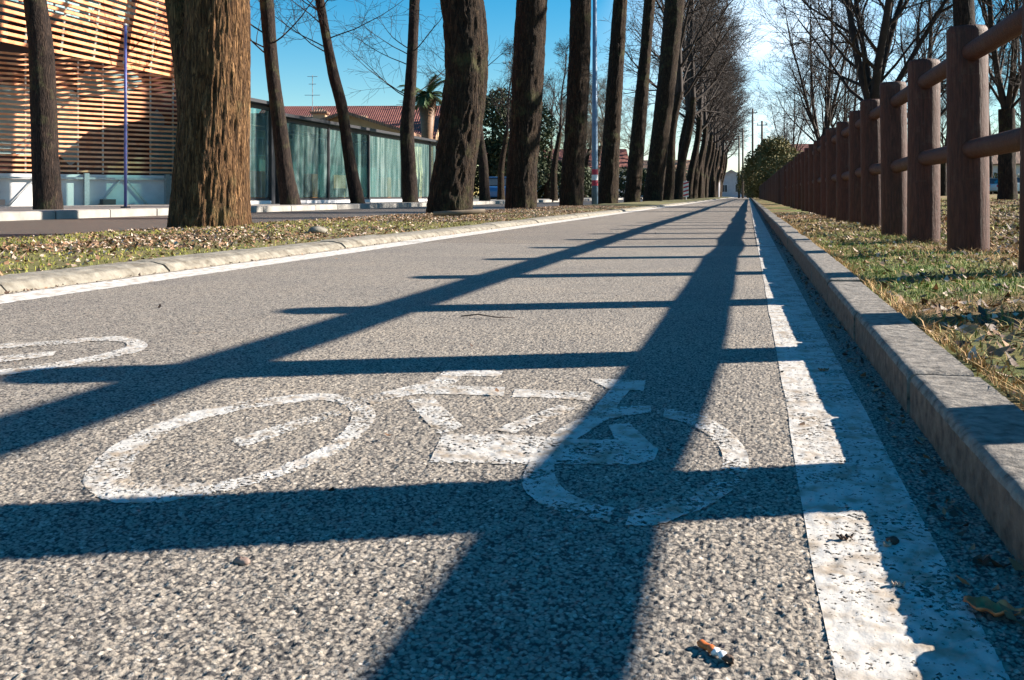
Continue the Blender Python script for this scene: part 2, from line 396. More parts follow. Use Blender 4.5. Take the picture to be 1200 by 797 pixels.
# ------------------------------------------------------------------ kerbs
def kerb(name, prof, y0, y1, L, gap, mats, mi_f, label, near=14, seed=1, amp=.0016, rise=0):
    rr = random.Random(seed); Vs = []; Fs = []; Ms = []; n = 0; y = y0
    P = np.array(prof); k = len(P)
    seg = np.concatenate([[0], np.cumsum(np.hypot(*(P[1:]-P[:-1]).T))])
    while y < y1:
        e = y+L-gap
        nr = y < near and y > -1.5
        ts = np.linspace(0, 1, 80 if y < 4 else 40) if nr else np.array([0., 1.])
        if nr:
            q = np.unique(np.concatenate([np.linspace(a, b, max(2, int((b-a)/.009)+1)) for a, b in zip(seg[:-1], seg[1:])]))
        else: q = seg
        px = np.interp(q, seg, P[:, 0]); pz = np.interp(q, seg, P[:, 1])
        ox, oz = rr.uniform(-.005, .005), rr.uniform(-.0045, .0045)
        T, Q = np.meshgrid(ts, np.arange(len(q)), indexing='ij')
        YY = y+T*(e-y); XX = px[Q]+ox; ZZ = pz[Q]+oz+rise*np.clip((YY-1.6)/3.5, 0, 1)*(pz[Q] > 0)
        if nr:
            XX = XX+amp*2*(fbm(YY*38, XX*38+ZZ*60, s=seed, o=4)-.5); ZZ = ZZ+amp*1.2*(fbm(YY*42, XX*42, s=seed+4, o=4)-.5)
            edge = np.minimum(T, 1-T)*L
            rnd = np.clip(1-edge/.012, 0, 1); ZZ = ZZ-.004*rnd*(pz[Q] > 0)
        a = np.stack([XX.ravel(), YY.ravel(), ZZ.ravel()], 1); m = len(q)
        i = (np.arange(len(ts)-1)[:, None]*m+np.arange(m-1)[None, :]); f = np.stack([i, i+m, i+m+1, i+1], -1).reshape(-1, 4)
        mid = (q[:-1]+q[1:])/2; mm = np.tile((mid < seg[mi_f]).astype(int), len(ts)-1)
        Vs.append(a); Fs += (f+n).tolist(); Ms += mm.tolist()
        for s_, r_ in ((0, 1), ((len(ts)-1)*m, -1)):
            Fs.append([n+s_+j for j in range(m)][::r_]); Ms.append(1 if mi_f > 2 else 0)
        n += len(a); y += L
    o = mesh_obj(name, np.concatenate(Vs), Fs, mats, mi=Ms, smooth=False)
    o.data.polygons.foreach_set('use_smooth', np.ones(len(o.data.polygons), dtype=bool)); o.data.set_sharp_from_angle(angle=math.radians(50))
    return tag(o, label, kind='structure')
kerb('right_kerb', [(.250, -.06), (.251, .058), (.2535, .0645), (.2585, .069), (.266, .070), (.352, .071), (.352, -.06)], -3.14, 190, .80, .016,
     [M['kerb'], M['kerb_face']], 1, 'grey concrete kerb with brown stained face beside the white line', seed=3, rise=.026)
mo_ = MB()  # core added inside the kerb to stop sunlight passing through its joints
yj = [-3.14, 1.6, 3.4, 5.1]
for q in range(3):
    z0_, z1_ = .060+.026*max(0, (yj[q]-1.6)/3.5), .060+.026*max(0, (yj[q+1]-1.6)/3.5)
    y0_, y1_ = yj[q]+.002, yj[q+1]-.002
    mo_.add([(.260, y0_, -.05), (.342, y0_, -.05), (.342, y0_, z0_), (.260, y0_, z0_), (.260, y1_, -.05), (.342, y1_, -.05), (.342, y1_, z1_), (.260, y1_, z1_)],
            [(0, 1, 2, 3), (7, 6, 5, 4), (0, 4, 5, 1), (1, 5, 6, 2), (2, 6, 7, 3), (3, 7, 4, 0)])
mo_.box(.260, .342, 5.102, 190, -.05, .085)
tag(mo_.build('kerb_light_stop', M['ground']), 'dark mortar core added inside the right kerb to keep sun from passing its joints', kind='structure')
kerb('left_kerb', [(-2.835, -.06), (-2.835, .050), (-2.73, .048), (-2.675, .036), (-2.645, .010), (-2.643, -.06)][::-1], -3.1, 190, 1.0, .012,
     [M['kerb_sand'], M['kerb_sand']], 1, 'sandy worn kerb below the tree verge', seed=5, amp=.004)
kerb('street_kerb', [(-10.5, -.06), (-10.5, .11), (-10.53, .125), (-10.70, .125), (-10.70, -.06)], -20, 190, 1.3, .03,
     [M['pavement'], M['pavement']], 1, 'pale kerb across the street', near=-99, seed=6)
# dirt where asphalt meets the right kerb is leaf debris, added below

# ------------------------------------------------------------------ painted markings
def drape(P):
    P = np.asarray(P, float); return np.stack([P[:, 0], P[:, 1], path_h(P[:, 0], P[:, 1])*.80+.00112], 1)
def strip_grid(A, B, step=.0035, ragged=.003):
    """dense quads between two matching polylines"""
    A = np.array(A, float); B = np.array(B, float)
    Vs = []; Fs = []; n = 0
    for k in range(len(A)-1):
        L = max(np.hypot(*(A[k+1]-A[k])), np.hypot(*(B[k+1]-B[k]))); W = max(np.hypot(*(A[k]-B[k])), np.hypot(*(A[k+1]-B[k+1])))
        nu = max(2, int(L/step)+1); nv = max(2, int(W/step)+1)
        u, v = np.meshgrid(np.linspace(0, 1, nu), np.linspace(0, 1, nv), indexing='ij')
        u = u[..., None]; v = v[..., None]
        P = (A[k]*(1-u)+A[k+1]*u)*(1-v)+(B[k]*(1-u)+B[k+1]*u)*v
        P = P.reshape(-1, 2)
        i = (np.arange(nu-1)[:, None]*nv+np.arange(nv-1)[None, :]); f = np.stack([i, i+nv, i+nv+1, i+1], -1).reshape(-1, 4)
        Vs.append(P); Fs.append(f+n); n += len(P)
    return np.concatenate(Vs), np.concatenate(Fs)
strokes = []
ringA = [(97,565),(123,530),(170,503),(220,485),(280,472),(340,464),(385,462),(418,468),(440,484),(430,505),(397,531),(347,553),(280,573),(230,583),(177,590),(125,587),(97,565)]
ringB = [(152,556),(165,530),(200,506),(235,493),(285,481),(345,472),(380,470),(405,476),(412,488),(405,503),(388,519),(345,541),(278,562),(222,567),(182,568),(160,566),(152,556)]
def smooth_pair(A, B, n=4):
    def cr(P):
        P = [np.array(p, float) for p in P]; out = []
        closed = np.allclose(P[0], P[-1])
        for i in range(len(P)-1):
            p0 = P[i-1] if i else (P[-2] if closed else P[0]); p1 = P[i]; p2 = P[i+1]
            p3 = P[i+2] if i+2 < len(P) else (P[1] if closed else P[-1])
            for t in np.arange(n)/n:
                out.append(.5*((2*p1)+(-p0+p2)*t+(2*p0-5*p1+4*p2-p3)*t*t+(-p0+3*p1-3*p2+p3)*t**3))
        out.append(P[-1]); return out
    return cr(A), cr(B)
strokes.append(smooth_pair(ringA, ringB))
strokes.append(smooth_pair([(270,516),(300,507),(350,492),(393,481)], [(283,525),(310,517),(355,501),(402,486)]))
strokes.append(smooth_pair([(420,468),(455,459),(490,451),(508,445),(522,434)], [(436,475),(462,467),(500,461),(524,455),(545,441)]))
strokes.append(([(521,434),(590,435.5)], [(527,441),(586,442)]))
strokes.append(([(495,452),(592,455)], [(500,462),(590,465)]))
strokes.append(([(603,457),(652,459),(695,461)], [(600,466),(652,468),(690,471)]))
strokes.append(([(476,470),(515,512)], [(507,466),(543,501)]))
strokes.append(([(519,510),(600,511),(690,517),(757,517),(772,528)], [(503,543),(600,545),(690,545),(745,546),(766,541)]))
strokes.append(([(578,505),(655,476)], [(604,509),(674,480)]))
strokes.append(([(648,513),(688,489),(706,468),(722,450)], [(676,516),(716,490),(728,470),(744,452)]))
strokes.append(([(690,445),(757,447)], [(712,457),(754,459)]))
strokes.append(([(713,500),(722,519)], [(737,497),(768,526)]))
strokes.append(smooth_pair([(714,614),(670,605),(640,595),(618,580),(612,565),(622,540),(650,508),(690,488),(720,479),(763,477)],
                           [(720,597),(690,590),(668,580),(655,568),(650,555),(652,538),(668,515),(697,499),(727,490),(763,485)]))
strokes.append(smooth_pair([(779,480),(820,488),(850,503),(873,527),(877,550),(865,571),(835,592),(800,606),(772,616),(733,617)],
                           [(777,491),(805,498),(830,512),(845,530),(846,549),(836,565),(812,580),(785,590),(765,597),(740,597)]))
def bike(name, f, label, wearmat, sts, extra=()):
    Vs = []; Fs = []; n = 0
    for f, A, B in [(f, a, b) for a, b in sts]+[(lambda x, y: (x, y), a, b) for a, b in extra]:
        wA = [f(*at(*p)) for p in A]; wB = [f(*at(*p)) for p in B]
        P, Q = strip_grid(wA, wB); Vs.append(drape(P)+np.array([0, 0, .00005*len(Vs)])); Fs.append(Q+n); n += len(P)
    Fq = np.concatenate(Fs)
    o = mesh_obj(name, np.concatenate(Vs), Fq, wearmat, smooth=True)
    return tag(o, label, 'road marking', 'bicycle symbols painted on the cycle path')
bike('bicycle_symbol', lambda x, y: (x, y), 'worn white painted bicycle symbol nearest the viewer, crossed by fence shadows', M['paint_bike'], strokes)
ring2 = smooth_pair([(0,404),(60,400.5),(110,396),(150,395.5),(173,404),(163,413),(140,418),(118,423),(60,433),(0,441),(-70,449),(-140,449),(-165,437),(-130,421),(-70,411),(0,404)],
                    [(0,409),(60,405.5),(110,400.5),(140,401),(149,405),(143,409),(125,414),(108,418),(55,427),(0,434),(-60,440),(-105,440),(-120,433),(-100,424),(-60,416),(0,409)])
bar2 = smooth_pair([(66,412),(20,416),(-40,423),(-110,433)], [(62,418),(18,423),(-42,431),(-115,441)])
bike('bicycle_symbol', lambda x, y: (-1.60-(x*.92+.84), y*.7+.62), 'faded white painted bicycle symbol farther off at the left edge of the path', M['paint_bike'], strokes[2:], (ring2, bar2))
# edge lines
def line(x0, x1, mat, label, name, far):
    yy = rows(.2, 6.8, .005, .9)
    wob = .006*(fbm(yy*3, yy*0, s=51)-.5)
    A = np.stack([x0+wob, yy], 1); B = np.stack([x1+wob*.6, yy], 1)
    Vs = []; nx = 34
    t = np.linspace(0, 1, nx)[None, :, None]
    P = (A[:, None, :]*(1-t)+B[:, None, :]*t).reshape(-1, 2)
    i = (np.arange(len(yy)-1)[:, None]*nx+np.arange(nx-1)[None, :]); f = np.stack([i, i+1, i+nx+1, i+nx], -1).reshape(-1, 4)
    V = drape(P); n = len(V)
    V2 = [(x0, 6.8, .004), (x1, 6.8, .004), (x1, far, .004), (x0, far, .004), (x0, -8, .004), (x1, -8, .004), (x1, .2, .004), (x0, .2, .004)]
    f = np.concatenate([f, np.array([[n, n+1, n+2, n+3], [n+4, n+5, n+6, n+7]])])
    tag(mesh_obj(name, np.concatenate([V, np.array(V2)]), f, mat, smooth=True), label, kind='structure')
line(.062, .188, M['paint_line'], 'white line painted along the right kerb', 'edge_line', 205)
line(-2.61, -2.40, M['paint_left'], 'white line painted along the left kerb', 'edge_line', 205)

# ------------------------------------------------------------------ fence
rr = random.Random(4)
def fence_post(seed):
    r = random.Random(seed); n = 28; R = .093; H = 1.18
    prof = [(R*1.0, -.12), (R, .05), (R*.995, .3), (R*.99, .6), (R*.985, .9), (R*.985, H-.03), (R*.96, H-.012), (R*.89, H-.002), (R*.5, H+.001), (.0001, H+.002)]
    V = []; F = []
    for q, (a, z) in enumerate(prof):
        for k in range(n):
            th = 2*math.pi*k/n
            b = a*(1+.012*math.sin(3*th+seed)+.006*r.uniform(-1, 1)*(q not in (5, 6, 7)))
            V.append((b*math.cos(th), b*math.sin(th), z))
    for q in range(len(prof)-1):
        for k in range(n):
            k2 = (k+1) % n; F.append((q*n+k, q*n+k2, (q+1)*n+k2, (q+1)*n+k))
    return V, F
PX = 1.04
post_y = [-2.0, -.78, .42, 1.62, 2.62, 3.715]
while post_y[-1] < 95: post_y.append(post_y[-1]+1.22+rr.uniform(-.02, .02))
fence = thing('wooden_fence', 'long brown round-post fence with two rails on the grass beside the cycle path', 'fence', (PX, 0, 0))
pm = []
for s in range(4):
    V, F_ = fence_post(s); 
    o = mesh_obj('post', V, F_, M['post'], fence, smooth=True); pm.append(o)
pl = []
for i, y in enumerate(post_y):
    o = pm[i] if i < 4 else pm[i % 4].copy()
    if i >= 4: COL.objects.link(o); o.parent = fence
    o.location = (rr.uniform(-.012, .012), y, rr.uniform(-.008, .012)); o.rotation_euler = (rr.uniform(-.012, .012), rr.uniform(-.012, .012), rr.uniform(0, 6))
    pl.append(o)
def rail_vf(y0, y1, z, x0, x1, sag, z1):
    Pn = 7; P = []; R = []
    for k in range(Pn):
        t = k/(Pn-1); P.append((x0+(x1-x0)*t, y0+(y1-y0)*t, z+(z1-z)*t-sag*math.sin(math.pi*t)))
        R.append(.0455*(1+.01*math.sin(k*2.1+y0)))
    return tube(P, R, 14)
rest = MB(); zt, zb = 1.045, .575
zs = [(zt+rr.uniform(-.006, .008), zb+rr.uniform(-.008, .008)+(.026 if py_ < 2 else .008 if py_ < 3 else 0)) for py_ in post_y]
for i in range(len(post_y)-1):
    y0, y1 = post_y[i]+.05, post_y[i+1]-.05
    for j in (0, 1):
        V, F_ = rail_vf(y0, y1, zs[i][j], pl[i].location.x, pl[i+1].location.x, .002, zs[i+1][j])
        if 0 <= i-2 < 50: mesh_obj('rail', V, F_, M['post'], fence, smooth=True)
        else: rest.add(V, F_)
o = rest.build('rail', M['post'], fence, smooth=True); o['kind'] = 'stuff'

# ------------------------------------------------------------------ trunks and crowns
def trunk_mesh(P, R, n=40, dz=.12, seed=0, ridge=.03, flare=.25, flare_h=.5, freq=9):
    """P: list of xyz (rising), R radii -> ridged bark tube"""
    P = np.array(P, float); R = np.array(R, float)
    s = np.concatenate([[0], np.cumsum(np.linalg.norm(P[1:]-P[:-1], axis=1))])
    m = max(8, int(s[-1]/dz)); q = np.linspace(0, s[-1], m)
    def sm(v):
        w = np.interp(q, s, v)
        k = max(1, int(.35/dz))
        pad = np.concatenate([2*w[0]-w[k:0:-1], w, 2*w[-1]-w[-2:-k-2:-1]])
        return np.convolve(pad, np.ones(2*k+1)/(2*k+1), 'valid')
    cx, cy, cz = sm(P[:, 0]), sm(P[:, 1]), sm(P[:, 2]); rad = sm(R)
    th = np.linspace(0, 2*math.pi, n, endpoint=False)
    TH, QQ = np.meshgrid(th, np.arange(m)); z = cz[QQ]; zr = (z-cz[0])
    ct, st = np.cos(TH), np.sin(TH)
    root = flare*np.exp(-np.clip(zr, 0, 9)/flare_h)*(.75+.5*np.cos(5*TH+seed)*.6+.2*np.cos(3*TH+seed*2))
    r0 = rad[QQ]*(1+root)
    nz = fbm(ct*rad[0]*freq+50, st*rad[0]*freq+seed*7, z*3.2, s=seed, o=3)
    rid = 1-np.abs(2*nz-1)*2.2
    lump = fbm(ct*1.6+9, st*1.6+seed, z*.8, s=seed+3, o=2)-.5
    r = r0+ridge*rid*np.minimum(1, r0/.25)+lump*.07*r0
    V = np.stack([cx[QQ]+r*ct, cy[QQ]+r*st, z], -1).reshape(-1, 3)
    i = np.arange(m-1)[:, None]*n; k = np.arange(n)[None, :]; k2 = (k+1) % n
    Fq = np.stack([i+k, i+k2, i+n+k2, i+n+k], -1).reshape(-1, 4)
    return V, Fq

def grow(seed, r0, height, spread, nmain, start=.0, up=.6, levels=3, leader=True, droop=0, twig_n=7, fine=.007, stems=None):
    """bare crown starting at the origin: list of (points, radii)"""
    R = random.Random(seed); out = []
    def rv(): return Vector((R.gauss(0, 1), R.gauss(0, 1), R.gauss(0, 1))).normalized()
    def limb(p, d, L, r, lev):
        k = 7 if lev == 0 else (5 if lev == 1 else 4)
        pts = [p.copy()]; rad = [r]; q = p.copy(); dd = d.normalized()
        for i in range(k):
            dd = (dd+rv()*(.10 if lev == 0 else .20)+Vector((0, 0, 1))*(.09 if lev < 2 else .05)*(1-droop)).normalized()
            q = q+dd*(L/k); pts.append(q.copy()); rad.append(max(fine, r*(1-(i+1)/k*.82)))
        out.append((pts, rad, lev))
        if lev >= levels: return
        nb = [0, twig_n+3, twig_n, twig_n-2][lev] if lev else nmain
        for b in range(nb):
            t = R.uniform(.22, 1.0) if lev else start+(1-start)*((b+R.uniform(0, .8))/nb)
            i = min(k-1, int(t*k)); f = t*k-i
            o = pts[i].lerp(pts[i+1], f); ax = (pts[i+1]-pts[i]).normalized()
            side = ax.cross(rv()).normalized()
            nd = (ax*R.uniform(.45, .9)*up*1.3+side*R.uniform(.6, 1.0)).normalized()
            if droop and lev: nd = (nd+Vector((0, 0, -droop*R.random()))).normalized()
            rr_ = rad[i]*R.uniform(.35, .62)
            if lev == 0: Ln = spread*(1-.55*t)*R.uniform(.7, 1.2)
            else: Ln = L*R.uniform(.32, .62)*(1.15-t*.5)
            limb(o, nd, Ln, max(fine, rr_), lev+1)
    if stems:
        for (dx, dy, ds, dl) in stems: limb(Vector((0, 0, -.15)), Vector((dx, dy, 1)), height*dl, r0*ds, 0)
    else: limb(Vector((0, 0, -.1)), Vector((R.uniform(-.05, .05), R.uniform(-.05, .05), 1)), height, r0, 0)
    return out
def limbs_mesh(L):
    Vs = []; Fs = []; n = 0
    for pts, rad, lev in L:
        sides = 10 if lev == 0 else (6 if lev == 1 else 3)
        V, F_ = tube(pts, rad, sides, cap=False)
        Vs += V; Fs += [[a+n for a in f] for f in F_]; n += len(V)
    return np.array([tuple(v) for v in Vs]), np.array(Fs)
CR = {}
def crown_mesh(key, mat, **kw):
    V, F_ = limbs_mesh(grow(**kw))
    o = mesh_obj('crown', V, F_, mat, smooth=True); me = o.data; bpy.data.objects.remove(o); CR[key] = me
crown_mesh('row0', M['twig'], seed=11, r0=.20, height=15, spread=6.2, nmain=19, up=.75, twig_n=8, fine=.010)
crown_mesh('row1', M['twig'], seed=12, r0=.20, height=16, spread=6.4, nmain=19, up=.8, twig_n=8, fine=.010)
crown_mesh('row2', M['twig'], seed=13, r0=.20, height=15, spread=6.6, nmain=18, up=.7, twig_n=8, fine=.010)
crown_mesh('thin0', M['twig'], seed=14, r0=.20, height=13, spread=5, nmain=7, up=.8, twig_n=3, fine=.005, levels=2)
crown_mesh('far0', M['twig'], seed=21, r0=.14, height=8.5, spread=4.2, nmain=16, up=.8, twig_n=7, fine=.009)
crown_mesh('far1', M['twig_pale'], seed=22, r0=.14, height=8, spread=4.0, nmain=16, up=.7, twig_n=7, fine=.009)
crown_mesh('park0', M['twig'], seed=31, r0=.23, height=10, spread=4.0, nmain=13, up=1.0, twig_n=8, fine=.0055,
           stems=[(-.30, .1, .55, .9), (.05, -.2, .62, 1.05), (.32, .15, .5, .9), (.75, .0, .42, .85), (-.12, .3, .45, .9)])
crown_mesh('park1', M['twig'], seed=32, r0=.20, height=9, spread=4.0, nmain=13, up=1.0, twig_n=8, fine=.0055,
           stems=[(-.35, .0, .5, .9), (.10, .2, .6, 1.1), (.45, -.1, .5, .9), (-.1, -.35, .45, .85)])
crown_mesh('park2', M['twig'], seed=33, r0=.24, height=10, spread=4.8, nmain=20, up=.8, twig_n=9, fine=.007)
def put_crown(key, parent, loc, s=1.0, rz=0, name='crown', lean=(0, 0)):
    o = link(bpy.data.objects.new(name, CR[key])); o.parent = parent; o.location = loc
    o.scale = (s, s, s); o.rotation_euler = (lean[0], lean[1], rz); return o

PATHS = {}
def px_tree(name, label, outline, d, crown, ck_s, bark, group, ext=3.0, base_z=.05, n=44, ridge=.03, flare=.12, seed=1, dz=.1, cut=None):
    """trunk whose silhouette at its own distance follows measured edge columns (y, x_left, x_right)"""
    P = []; R = []
    for (y, xl, xr) in outline:
        X, Y = wd((xl+xr)/2, d); z = zz(y, d); P.append((X, Y, z)); R.append((xr-xl)/2*d/F_PX)
    P[0] = (P[0][0], P[0][1], base_z-.08)
    bx, by = P[0][0], P[0][1]
    last = np.array(P[-1]); prev = np.array(P[-2]); dr = (last-prev)/max(.1, last[2]-prev[2])
    dr[:2] *= .5; dr[2] = 1
    top = last+dr*ext; P.append(tuple(top)); R.append(R[-1]*.82)
    t = thing(name, label, 'tree', (bx, by, base_z), 0, group)
    P = [(p[0]-bx, p[1]-by, p[2]-base_z) for p in P]
    V, F_ = trunk_mesh(P, [r*.94 for r in R], n=n, dz=dz, seed=seed, ridge=ridge, flare=flare, freq=24 if n > 200 else 12)
    mesh_obj('trunk', V, F_, bark, t, smooth=True); PATHS[t.name] = P
    if crown:
        V0 = P[-1]; put_crown(crown, t, (V0[0], V0[1], V0[2]-.25), max(.5, R[-1]/.20)*ck_s, seed*1.7)
    return t
GA = 'big trees in the verge between path and street'
d1 = 9.0
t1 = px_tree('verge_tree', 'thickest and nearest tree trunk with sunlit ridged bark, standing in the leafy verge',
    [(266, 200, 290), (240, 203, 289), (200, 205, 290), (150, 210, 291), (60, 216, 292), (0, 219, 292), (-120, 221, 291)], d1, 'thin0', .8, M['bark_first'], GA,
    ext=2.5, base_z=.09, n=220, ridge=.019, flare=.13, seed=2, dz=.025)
# second stem leaning away on its street side
def stem(parent, pts, d, n=60):
    P = []; R = []; b = parent.location
    for y, xl, xr, dd in pts:
        X, Y = wd((xl+xr)/2, dd); P.append((X-b.x, Y-b.y, zz(y, dd)-b.z)); R.append((xr-xl)/2*dd/F_PX)
    V, F_ = trunk_mesh(P, R, n=n, dz=.05, seed=6, ridge=.02, flare=0)
    return mesh_obj('stem', V, F_, M['bark_first'], parent, smooth=True)
stem(t1, [(190, 212, 240, 9.15), (110, 208, 240, 9.2), (60, 203, 232, 9.25), (20, 197, 226, 9.3), (-60, 186, 216, 9.35), (-200, 160, 186, 9.4)], d1)
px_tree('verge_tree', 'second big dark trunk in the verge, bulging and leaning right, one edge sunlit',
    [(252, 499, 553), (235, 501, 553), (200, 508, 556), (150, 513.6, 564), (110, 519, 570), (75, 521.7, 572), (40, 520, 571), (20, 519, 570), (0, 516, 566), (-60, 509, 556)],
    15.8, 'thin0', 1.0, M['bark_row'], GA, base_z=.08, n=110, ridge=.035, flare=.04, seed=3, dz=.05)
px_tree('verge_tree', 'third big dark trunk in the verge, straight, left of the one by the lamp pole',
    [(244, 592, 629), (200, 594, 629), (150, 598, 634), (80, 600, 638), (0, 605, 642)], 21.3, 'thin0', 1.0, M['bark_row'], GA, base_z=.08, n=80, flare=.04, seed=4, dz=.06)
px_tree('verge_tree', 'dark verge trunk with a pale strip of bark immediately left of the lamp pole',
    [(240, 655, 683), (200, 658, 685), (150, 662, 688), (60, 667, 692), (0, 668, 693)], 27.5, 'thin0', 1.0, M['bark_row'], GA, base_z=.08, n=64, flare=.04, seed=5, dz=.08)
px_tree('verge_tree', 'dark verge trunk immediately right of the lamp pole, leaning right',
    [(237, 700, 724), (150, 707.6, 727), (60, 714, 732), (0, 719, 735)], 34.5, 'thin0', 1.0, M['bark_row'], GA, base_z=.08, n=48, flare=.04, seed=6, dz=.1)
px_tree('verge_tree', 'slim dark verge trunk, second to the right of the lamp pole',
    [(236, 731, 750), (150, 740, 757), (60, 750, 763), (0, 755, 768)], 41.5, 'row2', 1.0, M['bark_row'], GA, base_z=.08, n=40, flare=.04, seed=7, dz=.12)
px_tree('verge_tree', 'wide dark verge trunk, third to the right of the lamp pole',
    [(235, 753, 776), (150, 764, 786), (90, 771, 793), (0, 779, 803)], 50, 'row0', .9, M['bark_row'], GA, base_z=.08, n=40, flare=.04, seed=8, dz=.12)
# the rest of the row, smaller and smaller
def trunk_proto(seed, H, r, lean):
    P = [(lean*(z/H)+.12*math.sin(z*.9+seed), .1*math.sin(z*.7+seed*2), z) for z in np.linspace(-.1, H, 9)]
    R = [r*(1-.35*q/8) for q in range(9)]
    V, F_ = trunk_mesh(P, R, n=26, dz=.2, seed=seed, ridge=.025, flare=.25)
    return V, F_, P[-1]
TP = []
for s_, H_, l_ in ((1, 6.5, .8), (2, 6.0, .5), (3, 7.0, 1.1)):
    V, F_, tp = trunk_proto(s_, H_, .31, l_); o = mesh_obj('trunk', V, F_, M['bark_row'], smooth=True); TP.append((o.data, tp)); bpy.data.objects.remove(o)
def proto_tree(name, label, x, y, z, k, ck, s, group, rz=0, cs=1.0, sc_=1.0):
    me, tp = TP[k]; t = thing(name, label, 'tree', (x, y, z), rz, group); t.scale = (sc_,)*3
    o = link(bpy.data.objects.new('trunk', me)); o.parent = t
    put_crown(ck, t, (tp[0], tp[1], tp[2]-.3), cs, s); return t
yy = 57.0; i = 0
while yy < 175:
    k = i % 3
    proto_tree('verge_tree', 'distant dark tree far along the verge row, its twigs meshing with its neighbours', -5.0+random.Random(i).uniform(-.25, .25), yy, .06, k, 'row%d' % ((i+1) % 3), i*1.3, GA,
               rz=random.Random(i+9).uniform(-.5, .5), cs=1.0)
    # slim suckers grow between the big trunks
    yy += 4.4+random.Random(i+50).uniform(-.8, .8); i += 1

# street side row B
GB = 'slim street trees on the pavement across the street'
def B(label, outline, d, crown, seed, s=1.0, ext=2.5):
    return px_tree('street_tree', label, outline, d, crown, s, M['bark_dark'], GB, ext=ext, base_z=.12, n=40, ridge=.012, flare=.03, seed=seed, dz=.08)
B('dark slim trunk before the slatted building, left of the blue pole',
  [(246, 40, 73), (200, 38, 69), (130, 36.5, 66), (50, 34.5, 62), (0, 28, 54), (-60, 20, 42)], 15.8, 'far0', 21, .9)
B('slim street tree before the glass shelter, next right of the thick sunlit trunk',
  [(240, 329, 354), (200, 323.5, 343.5), (150, 319, 337), (100, 313, 329), (50, 308, 324), (0, 303.5, 321), (-60, 299, 314)], 24.0, 'far0', 22, .8)
B('crooked slim street tree in front of the glass shelter, kinked at mid height',
  [(239, 411, 429), (200, 404, 419), (160, 399, 412), (130, 395, 409), (110, 390, 404), (90, 384, 398), (50, 378, 389), (0, 369, 380), (-50, 362, 373)], 28.0, 'far0', 23, .85)
B('slim street tree at the right part of the glass shelter, beside the palm',
  [(238, 471, 491), (200, 470, 488), (150, 468, 485), (120, 472, 487), (100, 474, 488), (50, 477.5, 490), (0, 479.6, 492), (-50, 481, 493)], 32.5, 'far0', 24, .85)
B('slim pale-edged street trunk right of the second big verge trunk',
  [(236, 561, 575), (190, 561, 572), (160, 556, 567), (100, 552, 562), (0, 545, 555)], 41, 'far0', 25, .8)
def low_branches(t, seed, z, rz, s=1.0, n=5):
    rq = random.Random(seed); L_ = []
    for q in range(n):
        a = rz+rq.uniform(-.9, .9)+(math.pi if q % 3 == 2 else 0); h_ = z+rq.uniform(-.7, 1.6); pp = np.array(PATHS[t.name]); cx_, cy_ = np.interp(h_, pp[:, 2], pp[:, 0]), np.interp(h_, pp[:, 2], pp[:, 1])
        for pts, rad, lev in grow(seed*10+q, .022, 2.4*s, 1.3*s, 6, levels=2, twig_n=4, fine=.0045, start=.15, up=.9, droop=.4, stems=[(2.2*math.cos(a), 2.2*math.sin(a), 1, 1)]):
            L_.append(([p+Vector((cx_, cy_, h_+.15)) for p in pts], rad, max(lev, 1)))
    V, F_ = limbs_mesh(L_); o = mesh_obj('low_branches', V, F_, M['twig'], t, smooth=True); return o
for ob in list(COL.objects):
    if ob.name.startswith('street_tree') and ob.parent is None:
        k_ = int(ob.location.y*10)
        if ob.location.y > 18: low_branches(ob, k_, 4.2, math.pi, 1.3, 7)
for x, d, lab in ((586, 52, 'thin street tree seen between the second and third big trunks, upright branches'),
                  (648, 52, 'thin street tree seen between the third and fourth big trunks'),
                  (640, 66, 'thin street tree farther back behind the third big trunk'),
                  (706, 78, 'thin distant street tree behind the lamp pole')):
    X, Y = wd(x, d); proto_tree('street_tree', lab, X, Y, .12, 1, 'far0', x*.1, GB, cs=.95, sc_=.62)
# bare thicket trees further behind the row
rb = random.Random(77)
GC = 'bare background trees behind the street'
for i in range(16):
    x = 655+i*9+rb.uniform(-4, 4); d = 70+rb.uniform(0, 45); X, Y = wd(x, d)
    if X > -13: X = -13-rb.uniform(0, 6)
    proto_tree('background_tree', 'pale bare tree far behind the verge row, one of a loose thicket', X, Y, 0, i % 3, 'far1', i*2.1, GC, cs=1.1, sc_=rb.uniform(.55, .8))

# park trees behind the fence
GP = 'bare park trees behind the fence'
def park(label, x, d, crown, H, r, seed, cs=1.0, name='park_tree', lean=0.0):
    X, Y = wd(x, d); z0 = lz1(X, Y)
    t = thing(name, label, 'tree', (X, Y, z0), 0, GP)
    P = [(lean*q/6+.03*math.sin(q*2+seed), .03*math.cos(q*1.7), -.1+(H+.1)*q/6) for q in range(7)]
    V, F_ = trunk_mesh(P, [r*(1-.12*q/6) for q in range(7)], n=40, dz=.08, seed=seed, ridge=.015, flare=.18)
    mesh_obj('trunk', V, F_, M['bark_dark'], t, smooth=True)
    put_crown(crown, t, (P[-1][0], P[-1][1], H-.1), cs, seed*.9); return t
park('bare park tree with ascending twiggy stems, the one nearest the open sky over the path', 962, 44, 'park1', 2.6, .24, 41, .95)
park('thick-stemmed bare park tree forking into several stems low above the fence', 1023, 31, 'park0', 3.2, .29, 42, 1.05)
park('dark trunk rising directly behind the nearest full fence post', 1129, 22, 'park2', 5.2, .25, 43, 1.0)
park('bare park tree seen between the fence rails near the right edge of the photo', 1180, 31, 'park1', 3.0, .27, 44, .95)
park('bare park tree half behind the second fence post, farther into the lawn', 1083, 52, 'park2', 3.4, .25, 45, .9)
park('bare park tree farther back between the first two fence posts', 1105, 68, 'park1', 2.5, .26, 46, 1.0)
